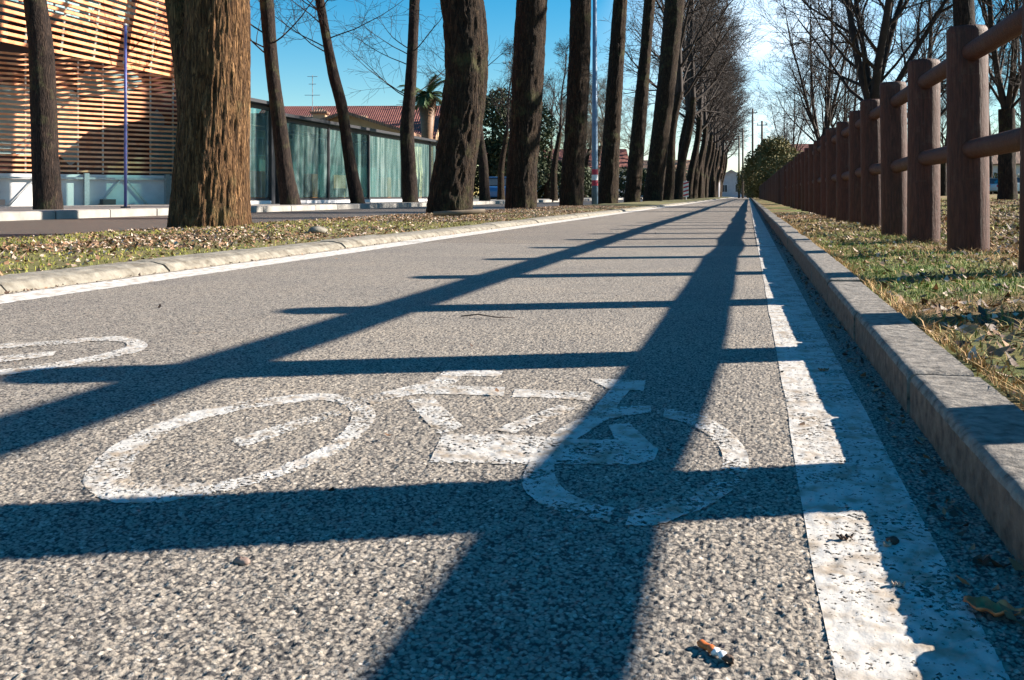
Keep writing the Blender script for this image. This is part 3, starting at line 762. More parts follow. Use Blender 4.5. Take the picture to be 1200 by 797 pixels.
park('far bare park tree behind the row of fence posts, left of the thick forked one', 990, 66, 'park1', 2.6, .24, 47, 1.0)
park('distant bare tree rising over the olive bushes beside the path', 925, 85, 'park1', 2.2, .22, 48, .9)
park('bare park tree far back at the right edge, behind the white car', 1160, 85, 'park2', 3.0, .25, 49, .9)
park('far bare park tree beyond the rails, right of the first post', 1210, 60, 'park1', 2.5, .25, 50, 1.0)

# ------------------------------------------------------------------ leafy plants
def leaf_cloud(seed, blobs, n, size, zmin=0):
    """leaf-sized quads scattered in lumpy volumes; blobs: (x,y,z,rx,ry,rz)"""
    r = np.random.default_rng(seed); bl = np.array(blobs, float)
    w = bl[:, 3]*bl[:, 4]*bl[:, 5]; idx = r.choice(len(bl), n, p=w**.7/np.sum(w**.7)); b = bl[idx]
    v = r.normal(size=(n, 3)); v /= np.linalg.norm(v, axis=1)[:, None]
    rad = r.uniform(.35, 1.0, n)**.45; lump = .72+.5*fbm(v[:, 0]*2.5+idx, v[:, 1]*2.5, v[:, 2]*2.5, s=seed)
    P = b[:, :3]+v*b[:, 3:]*(rad*lump)[:, None]
    P[:, 2] = np.maximum(P[:, 2], zmin+r.uniform(0, .1, n))
    a = r.normal(size=(n, 3)); a /= np.linalg.norm(a, axis=1)[:, None]
    c = np.cross(a, r.normal(size=(n, 3))); c /= np.linalg.norm(c, axis=1)[:, None]
    s = size*r.uniform(.6, 1.4, n)[:, None]
    V = np.stack([P-a*s, P-c*s*.45, P+a*s, P+c*s*.45], 1).reshape(-1, 3)
    return V, np.arange(4*n).reshape(-1, 4)
def bushy(name, label, cat, x, d, blobs, n, size, mat, th=1.0, group=None, X=None, Y=None):
    if X is None: X, Y = wd(x, d)
    t = thing(name, label, cat, (X, Y, 0), 0, group)
    V, F_ = leaf_cloud(int(x*7+d), blobs, n, size); mesh_obj('crown', V, F_, mat, t)
    top = max(b[2] for b in blobs); mb = MB()
    mb.tube([(0, 0, -.1), (.05, 0, top*.5), (0, .05, top)], [.16*th, .12*th, .04], 8)
    for b in blobs: mb.tube([(0, 0, top*.25), (b[0]*.5, b[1]*.5, (top*.25+b[2])*.55), (b[0], b[1], b[2])], [.09*th, .06*th, .02], 6)
    mb.build('trunk', M['bark_dark'], t, smooth=True); return t
bushy('evergreen_tree', 'dark dense evergreen tree behind the blue car, between the second and third big trunks', 'tree', 577, 62,
      [(0, 0, 4.4, 2.6, 2.4, 2.6), (-1.3, 0, 2.4, 2.3, 2.2, 2.2), (1.6, .3, 2.6, 2.3, 2.2, 2.4), (.4, 0, 6.0, 1.6, 1.5, 1.4), (2.8, 0, 4.8, 1.6, 1.5, 1.9)], 15000, .14, M['ever'])
bushy('evergreen_tree', 'dark evergreen hedge tree behind the third big trunk', 'tree', 625, 68,
      [(0, 0, 1.7, 2.6, 2.2, 1.9), (2.4, 0, 1.4, 2.2, 2, 1.5), (-2.3, 0, 1.6, 2.2, 2, 1.8)], 8000, .14, M['ever'])
bushy('evergreen_tree', 'low dark evergreen seen right of the lamp pole', 'tree', 735, 95,
      [(0, 0, 1.6, 3.6, 2.2, 1.8), (3.4, 0, 1.6, 3.2, 2, 1.7), (-3.3, 0, 1.3, 3.2, 2, 1.5)], 8000, .15, M['ever'])
for (x, d, bl, lab) in ((893, 88, [(0, 0, 2.4, 2.0, 2, 2.5), (.6, 0, 4.3, 1.2, 1.1, 1.2)], 'olive bushy evergreen left of the distant pole, past the end of the fence'),
                     (913, 78, [(0, 0, 2.6, 2.1, 2, 2.3), (-.3, 0, 4.4, 1.3, 1.2, 1.0), (1.6, 0, 2.0, 1.7, 1.6, 1.8)], 'rounded olive evergreen just above the far end of the fence'),
                     (880, 115, [(0, 0, 2.0, 1.8, 2, 2.0), (.6, 0, 3.6, 1.3, 1.1, 1.6)], 'small olive evergreen at the end of the cycle path'),
                     (936, 74, [(0, 0, 2.2, 2.4, 2, 1.7), (2.2, 0, 1.8, 2.2, 2, 1.6)], 'low olive bush over the fence, below the red roof')):
    X, Y = wd(x, d)
    bushy('evergreen_bush', lab, 'bush', x, d, bl, 8000, .12, M['bush'], .8, 'olive evergreens at the end of the path')

# palm
X, Y = wd(501, 44)
palm = thing('palm_tree', 'small palm with hanging brown fronds rising behind the glass shelter', 'palm tree', (X, Y, 0))
mb = MB(); mb.tube([(0, 0, -.1), (.03, 0, 1.5), (-.02, 0, 3.2), (0, 0, 4.9)], [.3, .25, .27, .42], 14); mb.build('trunk', M['wood'], palm, smooth=True)
def frond(mb, a, el, L, r):
    p = Vector((0, 0, 5.0)); dv = Vector((math.cos(a)*math.cos(el), math.sin(a)*math.cos(el), math.sin(el))); pts = []
    for k in range(8):
        pts.append(p.copy()); p = p+dv*L/7; dv = (dv+Vector((0, 0, -.17))).normalized()
    sd = Vector((-math.sin(a), math.cos(a), 0))
    mb.tube(pts, [.02]*8, 4)
    for k in range(1, 8):
        for q in range(3):
            c = pts[k-1].lerp(pts[k], q/3); w = .30*math.sin(math.pi*min(1, (k+.5)/8.5))+.06
            for s in (-1, 1):
                e = c+sd*s*w+(pts[k]-pts[k-1])*1.1+Vector((0, 0, -.10)); n = (pts[k]-pts[k-1])*.22
                mb.add([c-n, c+n, e], [(0, 1, 2)])
r = random.Random(8); mb = MB(); mb2 = MB()
for k in range(26): frond(mb, k*2.4, r.uniform(-.1, 1.2), r.uniform(1.15, 1.5), r)
for k in range(22): frond(mb2, k*2.4+1, r.uniform(-1.3, -.7), r.uniform(.7, 1.0), r)
mb.build('fronds', M['frond'], palm); mb2.build('dead_fronds', M['leaf'], palm)

# ------------------------------------------------------------------ slatted building
def slat_building():
    d0 = 24.3; a = math.atan((1850-600)/1100.0)   # facade direction from the optical axis
    ox, oy = wd(100, d0)
    dirx = (math.sin(a)*CP-math.cos(a)*SP, math.cos(a)*CP+math.sin(a)*SP)
    rz = math.atan2(dirx[1], dirx[0])
    t = thing('slatted_building', 'building clad in horizontal orange timber slats above a white base', 'building', (ox, oy, .0), rz)
    # local x runs along the facade, local -y faces the street
    t0, t1_ = -11.0, 4.2
    mb = MB(); mb.box(t0, t1_, .9, 9, 0, 7.6); mb.build('wall', M['facade'], t)
    mb = MB(); mb.box(t0, t1_, .0, .88, .0, .90); mb.build('base_wall', M['white_wall'], t)
    r = random.Random(3); z = .96; mb = MB(); k = 0
    while z < 3.85:
        mb.box(t0, t1_, -.015+r.uniform(-.006, .006), .045, z, z+.052); z += .125; k += 1
    o = mb.build('slat_screen', M['slat'], t)
    x = t0+.3; mb = MB()
    while x < t1_:
        mb.beam((x, .075, .93), (x, .075, 3.85), .035, .05); x += .62
    for x in np.arange(t0+.5, t1_, 2.1):
        mb.box(x-.06, x+.06, -.14, -.03, 0, .93)
        mb.beam((x+.3, -.06, .1), (x+.95, -.06, .86), .03, .03); mb.beam((x+1.6, -.06, .1), (x+.95, -.06, .86), .03, .03)
    mb.beam((t0, -.09, .80), (t1_, -.09, .80), .05, .05)
    mb.build('support_frame', M['steel'], t)
    mb = MB()
    for x in np.arange(t0+.9, t1_, 2.6): mb.box(x, x+.32, -.45, -.18, .12, .26)
    mb.build('floodlight', M['frame'], t)
    # upper canopy screen, parallel with the street
    X0 = -15.2; inv = lambda X, Y: ((X-ox)*dirx[0]+(Y-oy)*dirx[1], -(X-ox)*dirx[1]+(Y-oy)*dirx[0])
    ya, yb = 8.0, 24.6; mb = MB(); bk = MB(); br = MB()
    z = 3.62; j = 0
    while z < 8.2:
        off = (z-3.62)*.22
        p = inv(X0+off*.6, ya); q = inv(X0+off*.6, yb)
        mb.beam((p[0], p[1], z), (q[0], q[1], z), .05, .072); z += .155; j += 1
    for yk in np.arange(ya+.4, yb, 1.1):
        p = inv(X0-.05, yk); q = inv(X0-.05+4.5*.13, yk); br.beam((p[0], p[1], 3.6), (q[0], q[1], 8.2), .04, .05)
    mb.build('canopy_slats', M['slat_dark'], t); br.build('canopy_ribs', M['steel'], t)
    p = [inv(X0-.8, ya), inv(X0-.8, yb), inv(X0-.9, yb), inv(X0-.9, ya)]
    bk.add([(u[0], u[1], z_) for z_ in (4.6, 8.2) for u in p], [(0, 1, 2, 3), (7, 6, 5, 4), (0, 4, 5, 1), (1, 5, 6, 2), (2, 6, 7, 3), (3, 7, 4, 0)])
    bk.build('upper_wall', M['facade'], t)
slat_building()

# blue pole
X, Y = wd(147, 18)
p = thing('blue_pole', 'thin blue painted pole standing on the pavement before the slatted building', 'pole', (X, Y, .12))
mb = MB(); mb.tube([(0, 0, .03), (0, 0, 3.5)], [.028, .026], 12); mb.build('pole', M['blue_pole'], p, smooth=True)
mb = MB(); mb.tube([(0, 0, 0), (0, 0, .03)], [.09, .09], 12); mb.build('base_plate', M['frame'], p)
mb = MB(); mb.tube([(0, 0, 3.5), (0, 0, 3.53), (0, 0, 3.54)], [.032, .032, .01], 12); mb.build('cap', M['white'], p)

# lamp pole
X, Y = wd(697, 31)
p = thing('street_lamp', 'tall steel blue street lamp pole with red and white bands near its foot', 'street lamp', (X, Y, .06))
mb = MB(); mb.tube([(0, 0, -.05), (0, 0, 1.4), (0, 0, 8.6)], [.108, .10, .055], 16); mb.build('pole', M['lamp_pole'], p, smooth=True)
for z0, z1, m in ((.62, .80, 'red'), (.80, .98, 'white'), (.98, 1.16, 'red')):
    mb = MB(); mb.tube([(0, 0, z0), (0, 0, z1)], [.107, .106], 16); mb.build('band', M[m], p, smooth=False)
mb = MB(); mb.tube([(0, 0, 8.55), (.25, 0, 8.9), (1.4, 0, 9.05)], [.05, .045, .035], 8); mb.build('arm', M['lamp_pole'], p, smooth=True)
mb = MB(); mb.box(1.2, 1.95, -.14, .14, 9.0, 9.12); mb.box(1.28, 1.9, -.11, .11, 8.97, 9.0, 1); mb.build('lamp_head', [M['steel'], M['white']], p)

# striped marker post
X, Y = wd(804, 60)
p = thing('marker_post', 'short red and white striped marker in the verge far down the tree row', 'marker', (X, Y, .06))
mb = MB(); mb.tube([(0, 0, 0), (0, 0, 1.25)], [.03, .03], 8); mb.build('pole', M['steel'], p)
mb = MB(); mb.box(-.16, .16, -.045, -.032, .2, 1.2, 0)
for k in range(4):
    z0 = .24+k*.25
    mb.add([(-.16, -.05, z0), (.16, -.05, z0+.10), (.16, -.05, z0+.20), (-.16, -.05, z0+.10)], [(0, 1, 2, 3)], 1)
mb.build('panel', [M['white'], M['red']], p)

# ------------------------------------------------------------------ glass shelters
def shelter(label, ya, yb, n, H, thick):
    X0 = -13.1; D_ = 1.3 if n == 1 else 2.0; t = thing('glass_shelter', label, 'shelter', (X0, ya, .12), 0, 'glass shelters on the pavement')
    L = yb-ya; mb = MB(); s = L/n
    for k in range(n+1):
        w = thick if k in (0, n) else .05
        mb = MB(); mb.box(-w, w, k*s-w, k*s+w, 0, H); mb.build('post', M['frame'], t)
        mb = MB(); mb.box(-D_-w, -D_+w, k*s-w, k*s+w, 0, H-.05); mb.build('post', M['frame'], t)
    for bx_ in ((-.04, .04, H-.12, H-.02), (-.03, .03, .10, .16), (-D_-.04, -D_+.04, H-.17, H-.07)):
        mb = MB(); mb.box(bx_[0], bx_[1], .06, L-.06, bx_[2], bx_[3]); mb.build('frame', M['frame'], t)
    mb = MB(); mb.box(-D_-.25, .28, -.25, L+.25, H, H+.09); mb.build('roof', M['frame'], t)
    for k in range(n):
        mb = MB(); a, b = k*s+.07, (k+1)*s-.07
        mb.box(-.008, .008, a, (a+b)/2-.01, .18, H-.13); mb.box(-.008, .008, (a+b)/2+.01, b, .18, H-.13); mb.build('glass_panel', M['glass'], t)
        mb = MB(); mb.box(-D_-.01, -D_+.01, a, b, .18, H-.2); mb.build('back_panel', M['glass'], t)
    mb = MB(); mb.box(-.09, .09, 0, L, 0, .095); mb.build('plinth', M['white_wall'], t)
    for k in range(n):
        if k % 2 == 0 and n > 1:
            c = (k+.5)*s; mb = MB(); mb.box(-1.7, -1.25, c-.8, c+.8, .42, .48); mb.box(-1.78, -1.72, c-.8, c+.8, .5, 1.0)
            mb.box(-1.6, -1.35, c-.7, c-.6, 0, .42); mb.box(-1.6, -1.35, c+.6, c+.7, 0, .42); mb.build('bench', M['bench'], t)
        mb = MB(); c = k*s+.5; mb.box(-1.0, -.7, c-.2, c+.2, 0, .95); mb.build('litter_bin', M['orange'], t)
shelter('taller glass shelter beside the thick sunlit trunk, with a heavy dark corner post', 22.0, 24.05, 1, 2.75, .1)
shelter('long glass shelter with pale green panes behind the three slim street trees', 24.5, 41, 5, 2.5, .075)

# ------------------------------------------------------------------ houses
def house(label, X, Y, w, dpt, h, rh, wallm, roofm, rz=0, over=.5, wins=(), chim=(), group=None, ridge='x', name='house'):
    t = thing(name, label, 'house', (X, Y, 0), rz, group)
    mb = MB(); mb.box(-w/2, w/2, 0, dpt, 0, h); 
    if ridge == 'x': mb.add([(-w/2, 0, h), (-w/2, dpt, h), (-w/2, dpt/2, h+rh), (w/2, 0, h), (w/2, dpt, h), (w/2, dpt/2, h+rh)], [(0, 2, 1), (3, 4, 5)])
    else: mb.add([(-w/2, 0, h), (w/2, 0, h), (0, 0, h+rh), (-w/2, dpt, h), (w/2, dpt, h), (0, dpt, h+rh)], [(0, 1, 2), (3, 5, 4)])
    mb.build('wall', wallm, t)
    mb = MB(); th = .16
    if ridge == 'x':
        k = rh/(dpt/2); a = w/2+over; e = over
        V = [(-a, -e, h-k*e), (a, -e, h-k*e), (a, dpt/2, h+rh), (-a, dpt/2, h+rh), (a, dpt+e, h-k*e), (-a, dpt+e, h-k*e)]
        V += [(x, y, z+th) for x, y, z in V]
        mb.add(V, [(1, 0, 3, 2), (2, 3, 5, 4), (6, 7, 8, 9), (9, 8, 10, 11), (0, 1, 7, 6), (4, 5, 11, 10), (1, 2, 8, 7), (2, 4, 10, 8), (3, 0, 6, 9), (5, 3, 9, 11)])
    else:
        k = rh/(w/2); a = over; e = over
        V = [(-w/2-e, -a, h-k*e), (0, -a, h+rh), (w/2+e, -a, h-k*e), (-w/2-e, dpt+a, h-k*e), (0, dpt+a, h+rh), (w/2+e, dpt+a, h-k*e)]
        V += [(x, y, z+th) for x, y, z in V]
        mb.add(V, [(0, 1, 4, 3), (1, 2, 5, 4), (6, 9, 10, 7), (7, 10, 11, 8), (0, 6, 7, 1), (1, 7, 8, 2), (3, 4, 10, 9), (4, 5, 11, 10), (0, 3, 9, 6), (2, 8, 11, 5)])
    rf = mb.build('roof', roofm, t)
    for (cx, cy, ch) in chim:
        mb = MB(); mb.box(cx-.35, cx+.35, cy-.3, cy+.3, h+rh*.3, h+rh+ch); mb.box(-.5+cx, .5+cx, cy-.45, cy+.45, h+rh+ch+.003, h+rh+ch+.12, 1)
        mb.add([(cx-.5, cy-.4, h+rh+ch+.12), (cx+.5, cy-.4, h+rh+ch+.12), (cx+.5, cy+.4, h+rh+ch+.12), (cx-.5, cy+.4, h+rh+ch+.12), (cx, cy, h+rh+ch+.4)], [(0, 1, 4), (1, 2, 4), (2, 3, 4), (3, 0, 4)], 1)
        mb.build('chimney', [M['cream'], roofm], rf)
    for (wx, wz, ww, wh) in wins:
        mb = MB(); mb.box(wx-ww/2-.07, wx+ww/2+.07, -.06, -.003, wz-.07, wz+wh+.07); f = mb.build('window', M['white_wall'], t)
        mb = MB(); mb.box(wx-ww/2, wx-.03, -.075, -.062, wz, wz+wh); mb.box(wx+.03, wx+ww/2, -.075, -.062, wz, wz+wh); mb.build('pane', M['window'], f)
    return t, rf
def antenna(par, x, y, z0, H):
    mb = MB(); mb.tube([(x, y, z0), (x, y, z0+H)], .025, 6)
    for k, w in ((.97, .3), (.8, .22), (.55, .45)): mb.beam((x-w, y, z0+H*k), (x+w, y, z0+H*k), .03, .03)
    mb.build('antenna', M['steel'], par)
X, Y = wd(398, 60); hr = -PSI*0+.12
h1, rf1 = house('low cream house with long red tiled roof and antennas behind the glass shelter', X, Y, 11.4, 8, 4.15, 2.15, M['cream'], M['tile'], rz=PSI-.05, wins=((-4, 2.6, 1.2, 1.2), (-1.2, 2.6, 1.2, 1.2), (2, 2.6, 1.2, 1.2), (4.3, 2.6, 1, 1.2)))
antenna(rf1, 4.9, 4, 6.2, 1.2); antenna(rf1, 3.4, 4, 6.2, .6)
X, Y = wd(408, 50)
h2, rf2 = house('small cream gabled annexe with brown tiled roof in front of the red roof', X, Y, 6.0, 7, 3.7, .95, M['cream'], M['tile_brown'], rz=PSI-.1, wins=((-1.2, 2.55, .8, .8), (1.0, 2.55, .8, .8)), ridge='y', over=.7)
X, Y = wd(340, 52)
h3_, rf3 = house('brown roofed cottage with a squat chimney and tall antenna, left of the crooked street tree', X, Y, 6.6, 6, 4.0, .9, M['cream'], M['tile_brown'], rz=PSI, wins=((-1.8, 2.6, .9, .9), (1.2, 2.6, .9, .9)), chim=((1.2, 2.2, .15),))
antenna(rf3, .6, 3, 4.8, 2.6)
X, Y = wd(857, 175)
house('small pale grey gabled house at the far end of the cycle path', X, Y, 6.5, 8, 3.2, 1.8, M['grey_wall'], M['grey_wall'], ridge='y', wins=((-1.2, 1, .9, 1.3), (1.2, 1, .9, 1.3)))
X, Y = wd(945, 120)
house('house with reddish brown roof above the olive bush and far fence', X, Y, 11, 8, 4.6, 2.4, M['cream'], M['tile'], wins=((-3, 2.6, 1, 1.3), (2, 2.6, 1, 1.3)))
X, Y = wd(650, 105)
house('pale house with brick red roof seen in gaps between the big trunks', X, Y, 16, 8, 3.6, 2.0, M['white_wall'], M['tile'], rz=PSI, wins=((-5, 1.6, 1.2, 1.3), (-1, 1.6, 1.2, 1.3), (4, 1.6, 1.2, 1.3)))
X, Y = wd(775, 150)
house('pale house far behind the verge row, right of the lamp pole', X, Y, 18, 8, 4.0, 2.0, M['grey_wall'], M['tile_brown'], wins=((-5, 1.6, 1.2, 1.3), (4, 1.6, 1.2, 1.3)))
X, Y = wd(1140, 120)
house('long pale house across the park lawn behind the nearest fence post', X, Y, 22, 9, 4.4, 2.0, M['white_wall'], M['tile_brown'], rz=-.3, wins=((-8, 2, 1.3, 1.4), (-4, 2, 1.3, 1.4), (0, 2, 1.3, 1.4), (4, 2, 1.3, 1.4), (8, 2, 1.3, 1.4)))
X, Y = wd(1040, 135)
house('far pale house across the park between fence posts', X, Y, 14, 9, 4.0, 2.0, M['grey_wall'], M['tile'], rz=-.2, wins=((-3, 2, 1.2, 1.4), (3, 2, 1.2, 1.4)))
# hedge across the park
bushy('hedge', 'dark evergreen hedge across the park lawn behind the parked cars', 'hedge', 1130, 98,
      [(q*3.0, 0, 1.4, 2.4, 1.5, 1.4) for q in range(-5, 6)], 14000, .16, M['ever'])

# utility poles at the end
GU = 'utility poles at the end of the path'
for x, d, H, lab in ((866, 120, 8.0, 'left of two thin dark utility poles beside the grey gabled house'), (870.5, 112, 8.4, 'right of two thin dark utility poles beside the grey gabled house'),
                     (882, 98, 9.4, 'taller utility pole in front of the olive evergreens'), (893, 90, 7.5, 'utility pole just left of the far end of the fence')):
    X, Y = wd(x, d); p = thing('utility_pole', lab, 'utility pole', (X, Y, 0), 0, GU)
    mb = MB(); mb.tube([(0, 0, -.1), (0, 0, H)], [.13, .09], 8); mb.build('pole', M['pole_dark'], p, smooth=True)
    mb = MB(); mb.beam((-.5, 0, H-.4), (.5, 0, H-.4), .08, .08)
    for q in (-.4, 0, .4): mb.tube([(q, 0, H-.36), (q, 0, H-.2)], .035, 6)
    mb.build('crossarm', M['pole_dark'], p)

# ------------------------------------------------------------------ cars
def car(label, X, Y, z, rz, paint, group=None):
    t = thing('parked_car', label, 'car', (X, Y, z), rz, group)
    pr = [(-2.1, .32), (-2.12, .62), (-2.0, .86), (-1.55, .95), (-1.05, .98), (.95, .98), (1.75, .86), (2.08, .70), (2.12, .40), (2.05, .26), (-2.0, .24)]
    def prof(P, w, inset=0):
        V = []; n = len(P)
        for s in (-1, 1): V += [(x, s*(w-(inset if zq > .8 else 0)), zq) for x, zq in P]
        return V, [tuple(range(n)), tuple(range(2*n-1, n-1, -1))]+[(k, k+n, (k+1) % n+n, (k+1) % n) for k in range(n)]
    mb = MB(); V, F_ = prof(pr, .86, .05); mb.add(V, F_)
    o = mb.build('body', paint, t); bv = o.modifiers.new('b', 'BEVEL'); bv.width = .05; bv.segments = 2
    gp = [(-1.75, .96), (-1.25, 1.42), (-.2, 1.47), (.45, 1.40), (1.2, .96)]
    mb = MB(); n = len(gp); V = [(x, s*(.78 if zq < 1 else .60), zq) for s in (-1, 1) for x, zq in gp]
    mb.add(V, [tuple(range(n)), tuple(range(2*n-1, n-1, -1))]+[(k, k+n, k+1+n, k+1) for k in range(n-1)])
    mb.build('windows', M['window'], t)
    mb = MB(); mb.add([(-1.27, -.6, 1.43), (-.2, -.62, 1.48), (.47, -.6, 1.41), (-1.27, .6, 1.43), (-.2, .62, 1.48), (.47, .6, 1.41), (-1.27, -.6, 1.46), (-.2, -.62, 1.51), (.47, -.6, 1.44), (-1.27, .6, 1.46), (-.2, .62, 1.51), (.47, .6, 1.44)],
        [(6, 7, 10, 9), (7, 8, 11, 10), (0, 1, 7, 6), (1, 2, 8, 7), (3, 9, 10, 4), (4, 10, 11, 5), (0, 6, 9, 3), (2, 5, 11, 8)])
    mb.build('roof', paint, t)
    for s in (-1, 1):
        for x in (-1.3, 1.3):
            mb = MB(); mb.tube([(x, s*.70, .32), (x, s*.875, .32)], .32, 20); w = mb.build('wheel', M['rubber'], t)
            mb = MB(); mb.tube([(x, s*.86, .32), (x, s*.885, .32)], .20, 14); mb.build('rim', M['steel'], w)
        mb = MB(); mb.box(2.02, 2.13, s*.72-.14, s*.72+.1, .6, .74); mb.build('headlight', M['white'], t)
        mb = MB(); mb.box(-2.14, -2.0, s*.72-.1, s*.72+.1, .62, .82); mb.build('tail_light', M['red'], t)
    return t
cb = plain('car_paint_blue', (.03, .13, .34), .25); cw = plain('car_paint_white', (.70, .72, .74), .3); cd = plain('car_paint_silver', (.35, .38, .42), .3, .5)
X, Y = wd(586, 58); car('blue car parked on the street seen between the second and third big trunks', X, Y, .0, math.radians(100), cb)
X, Y = wd(1192, 82); car('white car parked across the park lawn at the right edge of the photo', X, Y, lz1(X, Y)-.02, math.radians(15), cw)
X, Y = wd(1160, 84); car('silver car parked across the lawn, left of the white car', X, Y, lz1(X, Y)-.02, math.radians(10), cd)

# ------------------------------------------------------------------ grass, litter, leaves
def blades(seed, xy, zf, hgt, w, lean=.5):
    r = np.random.default_rng(seed); n = len(xy)
    z = zf(xy[:, 0], xy[:, 1]); a = r.uniform(0, 2*math.pi, n); h = hgt*r.uniform(.4, 1.3, n); l = lean*h*r.uniform(.2, 1.8, n); b = r.uniform(0, 2*math.pi, n)
    P = np.stack([xy[:, 0], xy[:, 1], z-.004], 1); S = np.stack([np.cos(a), np.sin(a), 0*a], 1)*w*r.uniform(.6, 1.4, n)[:, None]
    D = np.stack([np.cos(b)*l, np.sin(b)*l, 0*b], 1); U = np.stack([0*h, 0*h, h], 1)
    m = P+D*.3+U*.6; t = P+D+U*.92
    V = np.stack([P-S, P+S, m+S*.7, m-S*.7, t], 1).reshape(-1, 3); i = np.arange(n)[:, None]*5
    F_ = [list(q) for q in (i+np.array([0, 1, 2, 3]))]+[list(q) for q in (i+np.array([3, 2, 4]))]
    return V, F_
def leaves(seed, xy, zf, size, mats_n, curl=.35, lift=.006):
    r = np.random.default_rng(seed); n = len(xy); z = zf(xy[:, 0], xy[:, 1])+lift*r.uniform(.3, 1.6, n)
    a = r.uniform(0, 2*math.pi, n); s = size*r.uniform(.4, 1.3, n); asp = r.uniform(.35, .75, n)
    u = np.stack([np.cos(a), np.sin(a), r.normal(0, .45, n)], 1)*s[:, None]; v = np.stack([-np.sin(a), np.cos(a), r.normal(0, .45, n)], 1)*(s*asp)[:, None]
    P = np.stack([xy[:, 0], xy[:, 1], z], 1); c = np.stack([0*s, 0*s, s*curl*r.uniform(.2, 1.6, n)], 1)
    V = np.stack([P-u+c, P-u*.2+v, P+u+c*.6, P-u*.1-v, P-c*.3], 1).reshape(-1, 3); i = np.arange(n)[:, None]*5
    F_ = np.concatenate([i+np.array([0, 4, 1]), i+np.array([1, 4, 2]), i+np.array([2, 4, 3]), i+np.array([3, 4, 0])])
    return V, F_, np.tile(r.integers(0, mats_n, n), 4)
R = np.random.default_rng(5)
def scatter(n, x0, x1, y0, y1, pw=1.0, f=None):
    x = R.uniform(x0, x1, n); y = y0+(y1-y0)*R.uniform(0, 1, n)**pw
    P = np.stack([x, y], 1)
    return P if f is None else P[f(x, y) > R.uniform(0, 1, n)]
gm = lambda x, y: np.clip((fbm(x*1.6, y*1.0, s=61)-.525)*9, 0, 1)
# right: green tufts, straw, litter
V, F_ = blades(1, scatter(90000, .37, 3.4, .8, 9, 1.3, gm), lawn_z, .022, .0014); tag(mesh_obj('grass', V, F_, M['green']), 'short green grass between kerb and fence', 'grass', kind='stuff')
V, F_ = blades(2, scatter(32000, .37, 4.5, .8, 12, 1.3), lawn_z, .024, .0016, .9); tag(mesh_obj('grass', V, F_, M['olive']), 'yellowish winter grass along the fence foot', 'grass', kind='stuff')
V, F_ = blades(3, scatter(70000, .36, 5.0, .8, 14, 1.2, lambda x, y: 1-.75*gm(x, y)), lawn_z, .026, .0018, 1.3); tag(mesh_obj('dry_grass', V, F_, M['straw']), 'dry straw coloured grass on the fence side', 'grass', kind='stuff')
V, F_, mi = leaves(4, scatter(46000, .38, 5.5, .8, 16, 1.2, lambda x, y: 1-.6*gm(x, y)), lawn_z, .015, 3)
tag(mesh_obj('leaf_litter', V, F_, [M['leaf'], M['leaf_pale'], M['leaf_dark']], mi=mi), 'crumpled dead leaves strewn in the grass by the fence', 'leaves', kind='stuff')
tp_ = np.concatenate([np.stack([PX+R.normal(0, .13, 420), py_+R.normal(0, .13, 420)], 1) for py_ in post_y[3:14]]+[np.stack([.375+R.exponential(.012, 2600), .8+11*R.uniform(0, 1, 2600)**1.4], 1)])
V, F_ = blades(12, tp_, lawn_z, .036, .0014, .9); tag(mesh_obj('dry_grass', V, F_, M['straw']), 'longer dry grass round the fence posts and along the kerb', 'grass', kind='stuff')
V, F_ = blades(14, scatter(40000, 1.3, 15, 8, 42, 1.5, lambda x, y: np.clip((fbm(x*.5, y*.4, s=81)-.42)*6, 0, 1)), lawn_z, .05, .006, .9); tag(mesh_obj('grass', V, F_, M['olive']), 'patchy winter grass on the park lawn beyond the fence', 'grass', kind='stuff')
V, F_, mi = leaves(15, scatter(16000, 1.3, 13, 6, 34, 1.4), lawn_z, .035, 3); tag(mesh_obj('leaf_litter', V, F_, [M['leaf'], M['leaf'], M['leaf_dark']], mi=mi), 'fallen brown leaves over the park lawn beyond the fence', 'leaves', kind='stuff')
# left verge
gm2 = lambda x, y: np.clip((fbm(x*1.1, y*.8, s=71)-.44)*8, 0, 1)
V, F_ = blades(6, scatter(32000, -5.4, -2.84, 1.5, 14, 1.2, gm2), verge_z, .020, .0025); tag(mesh_obj('grass', V, F_, M['olive']), 'mossy low grass in patches on the tree verge', 'grass', kind='stuff')
V, F_, mi = leaves(7, scatter(60000, -5.3, -2.84, 1.5, 26, 1.3, lambda x, y: 1-.7*gm2(x, y)), verge_z, .014, 4)
tag(mesh_obj('leaf_litter', V, F_, [M['leaf'], M['leaf_pale'], M['leaf_dark'], M['leaf']], mi=mi), 'bed of small dry leaves on the tree verge', 'leaves', kind='stuff')
# debris along the kerb foot and loose grit on the path
zp = lambda x, y: path_h(x, y)
P = np.concatenate([scatter(900, .205, .248, .5, 14, 1.5), scatter(500, -2.64, -2.60, 2, 16, 1.3), scatter(40, -2.3, .2, .9, 9, 1.4)])
V, F_, mi = leaves(8, P, zp, .007, 3); tag(mesh_obj('kerb_debris', V, F_, [M['leaf'], M['leaf_dark'], M['leaf_dark']], mi=mi), 'crumbs of leaf and grit gathered at the kerb foot', 'debris', kind='stuff')

